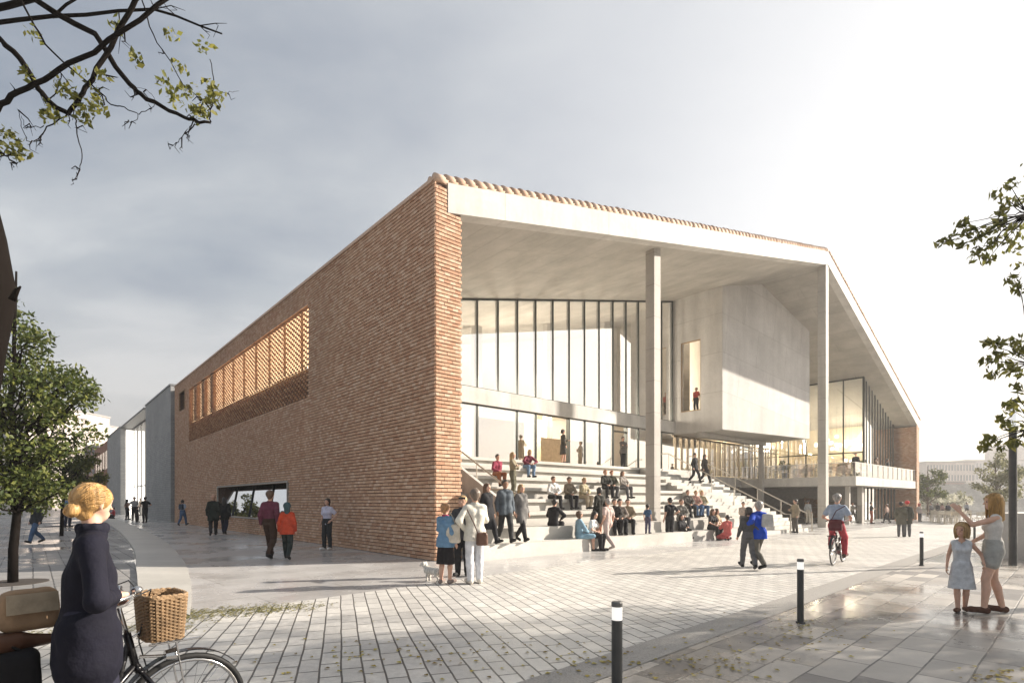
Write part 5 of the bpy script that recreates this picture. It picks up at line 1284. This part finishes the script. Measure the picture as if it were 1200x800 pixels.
blob('body', [(V3(0, -.16, .20), V3(0, .12, .21), .075, .085), (V3(0, .12, .22), V3(0, .20, .30), .065, .05), (V3(0, .21, .32), V3(0, .235, .33), .055, .05), (V3(0, .25, .315), V3(0, .31, .30), .03, .02), (V3(.04, .20, .36), V3(.055, .19, .30), .018, .014), (V3(-.04, .20, .36), V3(-.055, .19, .30), .018, .014), (V3(0, -.22, .24), V3(0, -.28, .36), .02, .014)]
     +[(V3(q*.045, .10, .17), V3(q*.05, .11, .09), .032, .022) for q in (1, -1)]+[(V3(q*.05, .11, .09), V3(q*.05, .10, .015), .022, .016) for q in (1, -1)]+[(V3(q*.05, .10, .014), V3(q*.05, .13, .012), .017, .013) for q in (1, -1)]
     +[(V3(q*.045, -.15, .18), V3(q*.055, -.11, .12), .042, .026) for q in (1, -1)]+[(V3(q*.055, -.11, .12), V3(q*.055, -.18, .075), .024, .017) for q in (1, -1)]+[(V3(q*.055, -.18, .075), V3(q*.055, -.17, .015), .017, .015) for q in (1, -1)]+[(V3(q*.055, -.17, .014), V3(q*.055, -.14, .012), .017, .013) for q in (1, -1)], .009, hair_m((.60, .57, .52)), dg_, .02, (), .006, 2)
# --- on the steps ------------------------------------------------------------
def sitp(px, hy, label, top, bot, hair, **kw):
    kw.setdefault('arms', ('lap', 'lap')); kw.setdefault('head', FCE+R.uniform(-25, 25)); kw.setdefault('lean', R.uniform(-.05, .22))
    return stepper(px, hy, sit=True, label=label, top=top, bot=bot, hair=hair, **kw)
def stp(px, hy, label, top, bot, hair, **kw):
    kw.setdefault('head', FCE+R.uniform(-30, 30)); return stepper(px, hy, label=label, top=top, bot=bot, hair=hair, **kw)
T = lambda c: ('trousers', c)
sitp(582, 529, 'man in a crimson shirt sitting high up near the brick pier', ('shirt', (.30, .05, .09)), T((.30, .11, .05)), ('short', 'dark'), arms=('lap', 'prop'), lean=.15)
stp(601, 529, 'woman in an olive top standing with folded arms near the top tier', ('shirt', (.22, .19, .13)), T(OLV), ('long', 'fair'), arms=('crossed', 'crossed'), female=True, pose='stand')
sitp(617, 524, 'person in burgundy and blue jeans bent forward on the top tier', ('shirt', BUR), T((.16, .25, .38)), ('bob', 'blond'), lean=.5, arms=('knee', 'knee'))
stp(571, 563, 'woman in a black cardigan coming down beside the handrail', ('coat', BLK), T(BLK), ('long', 'brown'), female=True, pose='walk', head=FCE+10, h=.018)
stp(592, 555, 'man in a grey suit jacket walking down the lower steps', ('jacket', (.10, .12, .14)), T((.05, .05, .05)), ('short', 'dark'), pose='walk', skin=3, H=1.84, h=.018, head=FCE-20)
stp(611, 565, 'woman in a long grey coat walking down beside the grey suited man', ('coat', (.15, .145, .14)), T(BLK), ('long', 'fair'), female=True, pose='walk', h=.018, extra=.38, head=FCE-5)
sitp(647, 556, 'man in a white shirt, left of the trio sitting mid steps', ('shirt', WHT), T(BLK), ('short', 'brown'), lean=.2)
sitp(666, 558, 'man in an olive jacket, middle of the trio sitting mid steps', ('shirt', (.22, .18, .13)), T(BLK), ('short', 'brown'), lean=.12)
sitp(682, 560, 'man in cream trousers, right of the trio sitting mid steps', ('shirt', (.42, .36, .24)), T((.55, .46, .33)), ('short', 'fair'), lean=.22, skin=1)
sitp(648, 580, 'person in a black suit sitting turned away below the white shirted man', ('jacket', BLK), T(BLK), ('short', 'dark'), head=FCE+110, arms=('knee', 'knee'))
stp(702, 565, 'woman in a dark sleeveless dress standing with her back turned on the steps', ('dress', (.035, .035, .03)), None, ('bob', 'dark'), female=True, head=30, H=1.66)
sitp(679, 592, 'woman with a light blue shawl sitting low on the steps', ('jacket', (.24, .38, .48)), ('skirt', (.22, .36, .46)), ('bob', 'brown'), female=True, head=FCE+60)
sitp(692, 593, 'woman in a white t-shirt and black trousers sitting low on the steps', ('tshirt', WHT), T(BLK), ('long', 'dark'), female=True, lean=.25, head=FCE+15)
ground(712, 644, 583, head=35, pose='walk', top=('tshirt', (.56, .44, .40)), bot=T((.58, .47, .43)), shoes=(.5, .42, .38), hair=('short', 'grey'), label='grey haired man dressed in pale pink walking up to the steps', h=.017)
x, y = 0, 0
sitp(720, 580, 'person in a dark jacket, left of the trio behind the pale pink man', ('jacket', (.05, .045, .04)), T(BLK), ('short', 'dark'), head=FCE-35)
sitp(726, 580.5, 'person in grey, middle of the trio behind the pale pink man', ('shirt', (.25, .21, .18)), T(BLK), ('short', 'dark'), head=FCE-40)
sitp(736, 582, 'man with outstretched legs, right of the trio behind the pale pink man', ('shirt', (.28, .23, .16)), T(BLK), ('short', 'dark'), head=FCE-45, lean=-.1)
sitp(709, 552, 'person in a dark top, left of the pair high on the middle tiers', ('jacket', (.05, .05, .045)), T(BLK), ('short', 'red'), head=FCE-20)
sitp(716.5, 553, 'person in a green grey jacket, right of the pair high on the middle tiers', ('jacket', (.08, .08, .06)), T(GRY), ('short', 'red'), head=FCE-30)
sitp(730, 554, 'woman in a grey blouse sitting alone just below the top tier', ('shirt', (.32, .29, .26)), T(GRY), ('long', 'brown'), female=True, head=FCE-10)
stp(759, 598, 'small child in a blue t-shirt standing by the column foot', ('tshirt', (.06, .13, .24)), T((.10, .10, .16)), ('short', 'dark'), H=1.05, headk=1.25, head=FCE+100, lev=1)
E, J = stp(660, 505, 'woman in a knee length dark dress standing in the open doorway', ('dress', (.06, .055, .045)), None, ('bun', 'dark'), female=True, lev=8, arms=('down', 'fwd'), head=FCE+70)
stp(730, 523, 'man in a grey jacket standing before the glazed door at the top', ('jacket', (.13, .12, .11)), T(BLK), ('short', 'dark'), lev=8, arms=('crossed', 'crossed'))
ground(785, 635.5, 583, head=15, top=('tshirt', BLK), bot=T(BLK), hair=('short', 'dark'), arms=('hip', 'down'), label='man all in black standing with his back turned at the foot of the steps', h=.018)
ground(799, 634, 607, head=-150, H=1.66, pose='crouch', top=('jacket', (.03, .03, .035)), bot=T(BLK), hair=('long', 'dark'), female=True, arms=('fwd', 'fwd'), label='woman in black squatting beside the man all in black')
sitp(797.5, 580, 'person in a grey jacket, left of the three sitting right of the column', ('jacket', (.20, .19, .17)), T(GRY), ('short', 'brown'), head=FCE-30)
sitp(806, 578, 'person in dark grey, middle of the three sitting right of the column', ('jacket', (.11, .10, .09)), T(BLK), ('short', 'brown'), head=FCE-30)
sitp(814, 579, 'person in a pink checked shirt, right of the three beside the column', ('shirt', (.42, .24, .20)), T(DEN), ('short', 'fair'), head=FCE-30, lean=.2)
sitp(822, 572, 'woman in a yellow grey top sitting just above the pink shirted person', ('shirt', (.34, .31, .20)), T(DEN), ('bob', 'blond'), head=FCE-35, female=True)
def stair(px, s, label, **kw):
    t = t_at(px, s); x, y = W(t, s); k = int((s+.75)/.335); NP[0] += 1
    return person((x, y, (k+1)*.1725), math.radians(kw.pop('head', FCE)), 1.74, label=label, seed=NP[0], h=.026, **kw)
stair(814.5, 4.0, 'dark dressed person coming down the right stair, left of two', pose='walk', top=('jacket', BLK), bot=T(BLK), hair=('short', 'dark'))
stair(826, 4.1, 'dark dressed person coming down the right stair, right of two', pose='walk', top=('coat', (.04, .035, .03)), bot=T(BLK), hair=('long', 'dark'), extra=.2)
sitp(833, 600, 'woman in a black top sitting beside the brown skirted one near the stair foot', ('tshirt', BLK), T(BLK), ('long', 'brown'), female=True, head=FCE-10)
sitp(841, 601, 'woman in a tan dress sitting near the foot of the right stair', ('tshirt', (.40, .29, .19)), ('skirt', (.30, .20, .13)), ('long', 'brown'), female=True, head=FCE+15)
ground(852, 633.5, 606, head=10, H=1.6, pose='crouch', top=('jacket', (.50, .12, .11)), bot=T((.45, .10, .10)), hair=('short', 'dark'), arms=('fwd', 'fwd'), label='person in coral red squatting at the foot of the steps')
ground(871, 628, 588, head=150, top=('shirt', (.45, .38, .33)), bot=T(GRY), hair=('short', 'dark'), arms=('crossed', 'down'), label='person in beige half hidden behind the embracing couple')
# --- embracing couple, passers by on the right ----------------------------------
x, y = gp(877, 667); E5, J5 = ground(877, 667, 593, head=-5, pose='walk', top=('shirt', (.085, .085, .085)), bot=T((.12, .12, .125)), hair=('bob', (.06, .05, .045)), female=True, h=.014, label='woman in dark grey walking with an arm round the man in bright blue', arms=('down', 'swing'))
ground(889, 667, 586, head=8, pose='walk', top=('jacket', (.012, .06, .42)), bot=T((.14, .13, .11)), hair=('short', 'grey'), h=.014, label='grey haired man in a bright blue sweater with his arm round the woman in grey', wl=(-.30, .05, 1.12), arms=('fwd', 'down'))
x, y = gp(893, 667); bag('shoulder_bag', 'pale grey sling bag on the back of the man in bright blue', (x+.03, y-.22, 1.0), (.26, .13, .30), (.45, .44, .43), 'bag', None, -.3)
ground(932, 624.5, 585, head=95, top=('jacket', (.26, .22, .16)), bot=T((.10, .09, .08)), hair=('short', 'dark'), arms=('fwd', 'down'), label='man in a khaki jacket standing at the foot of the handrails')
ground(947, 614, 586, head=-60, top=('shirt', (.36, .38, .40)), bot=T((.45, .42, .36)), hair=('short', 'dark'), label='person in a pale shirt standing left of the tall column')
ground(990, 612, 588, head=160, top=('shirt', (.45, .42, .38)), bot=T(GRY), hair=('short', 'dark'), label='person in white behind the cyclist, left of two')
ground(999, 613, 588, head=200, pose='walk', top=('shirt', (.34, .31, .26)), bot=T((.12, .11, .1)), hair=('short', 'brown'), arms=('fwd', 'fwd'), label='person in khaki behind the cyclist, right of two')
ground(1021, 613.5, 588, head=-120, top=('tshirt', BLK), bot=T((.28, .09, .06)), hair=('short', 'dark'), arms=('fwd', 'down'), label='man in black top and rust red trousers by the cafe glass')
ground(1039, 613.5, 590, head=30, pose='walk', top=('shirt', (.42, .30, .25)), bot=T(BLK), hair=('short', 'brown'), label='person in a pale pink top walking past the cafe glass')
ground(1056, 629, 588, head=-40, top=('coat', (.13, .125, .10)), bot=T(GRY), hair=('short', 'dark'), extra=.35, label='person in a grey green coat, left of the couple in long coats')
ground(1063, 629, 587, head=-30, top=('coat', (.085, .085, .07)), bot=T(GRY), hair=('cap', (.55, .06, .06)), extra=.35, label='person in a red hat and long coat before the brick end wall')
ground(1077.5, 611, 590, head=180, top=('jacket', (.50, .42, .38)), bot=T(GRY), hair=('hood', (.55, .07, .06)), label='person in a red hood at the far corner of the building')
for i, (px, fy, hy, c, lb) in enumerate([(1091, 607, 589, GRY, 'distant figure in grey before the white shrubs, first from the left'), (1099, 606, 589, BLK, 'distant figure in black before the white shrubs, second from the left'), (1104, 606.5, 590, (.3, .2, .18), 'distant figure in brown before the white shrubs, third from the left'), (1111, 606, 589, NAVY, 'distant figure in navy before the white shrubs'), (1120, 607, 590, (.4, .38, .35), 'distant figure in beige near the far stair'), (1133, 605, 588, (.3, .32, .36), 'distant pale blue figure right below the far stair')]):
    ground(px, fy, hy, head=R.uniform(0, 360), pose=R.choice(['walk', 'stand']), top=('shirt', c), bot=T(BLK), hair=('short', 'dark'), label=lb, group=None)
# --- cyclist -----------------------------------------------------------------------
x, y = gp(979, 661); cz = math.radians(48)
bicycle((x+.12, y+.1, .004), cz, 'black city bicycle ridden across the plaza by the man in red trousers')
ca, sa = math.cos(cz), math.sin(cz)
px_, py_ = x+.12-.16*ca, y+.1-.16*sa
k_ = 1.0
person((px_, py_, .004), cz-PI/2, 1.75, 'cycle', ('tshirt', (.34, .40, .50)), T((.42, .06, .08)), (.10, .06, .05), ('short', 'grey'), 0, 'grey haired man in a pale blue t-shirt and red trousers riding a bicycle', None,
       h=.014, lean=.20, pelvis=(0, -.02, 1.0), feet=((.13, .25, .245), (-.13, .02, .485)), wr=(.265, .28, 1.13), wl=(-.265, .28, 1.13), arms=('down', 'down'), curl=.9, seed=44)
bag('shoulder_bag', 'maroon satchel hanging at the cyclist back', (x-.08, y-.14, .86), (.30, .12, .28), (.12, .035, .04), 'bag', [(-.1, 0, .25), (.02, -.02, .5), (.2, .06, .62)], cz-PI/2)
# --- woman pointing and girl ----------------------------------------------------------
x, y = gp(1164, 719); kk = 1.72/1.75
Ew, Jw = person((x, y, .004), math.radians(62), 1.70, 'stand', ('tank', (.62, .60, .57)), ('shorts', (.36, .36, .34)), (.10, .05, .035), ('long', (.44, .26, .09)), 1, 'blond woman in a white sleeveless top and grey shorts pointing across the square', None,
       h=.0105, female=True, fine=True, face=True, seed=51, slim=.86, wl=(-.07, .40, 1.49), wr=None, arms=(((.27, .22, .04), (.3, -1, 0)), ((.2, .1, 0), (.2, .2, -1))), curl=.5, turn=.1, feet=((.11, -.13, .075), (-.10, .13, .075)))
x2, y2 = gp(1127, 717); 
person((x2, y2, .004), math.radians(140), 1.245, 'stand', ('sundress', (.50, .52, .55)), None, (.12, .06, .04), ('bob', (.40, .26, .11)), 0, 'little girl in a pale blue sundress holding the hand of the pointing woman', None,
       h=.0105, female=True, fine=True, face=True, seed=52, slim=.86, headk=1.22, turn=-.35, wl=(-.34, .10, 1.02), arms=('down', 'down'), feet=((.06, .06, .075), (-.05, -.07, .09)), curl=.5)
# --- small figures inside --------------------------------------------------------------
o, j = person((*W(25.0, 6.9), 7.42), math.radians(math.degrees(ANG)+90), 1.70, 'stand', ('tshirt', (.55, .07, .05)), T(BLK), BLK, ('short', 'dark'), 0, 'person in a red top standing inside the tall window of the concrete box', h=.03, seed=61)
for i, (t, s, c) in enumerate(((35.6, .7, BLK), (41.0, .9, (.3, .2, .15)), (43.5, .8, GRY))):
    person((*W(t, s), 3.282), math.radians(FCE+R.uniform(-90, 90)), 1.72, 'stand', ('shirt', c), T(BLK), BLK, ('short', 'dark'), 0, ['person in black at the corner of the terrace balustrade', 'person in brown on the terrace beside the restaurant glass corner', 'person in grey on the narrow terrace before the restaurant glass'][i], h=.036, seed=62+i)
# ================================================================== air
if True:
    hm = bpy.data.materials.new('haze'); hm.use_nodes = True; nt = hm.node_tree; nt.nodes.remove(nt.nodes['Principled BSDF'])
    pv = nt.nodes.new('ShaderNodeVolumePrincipled'); pv.inputs['Color'].default_value = (.95, .94, .93, 1); pv.inputs['Density'].default_value = .0013; pv.inputs['Anisotropy'].default_value = .3
    nt.links.new(pv.outputs[0], nt.nodes['Material Output'].inputs['Volume'])
    hz_ = MB().box(-330, 330, -30, 330, -1, 45).build('haze', hm); tag(hz_, kind='stuff')
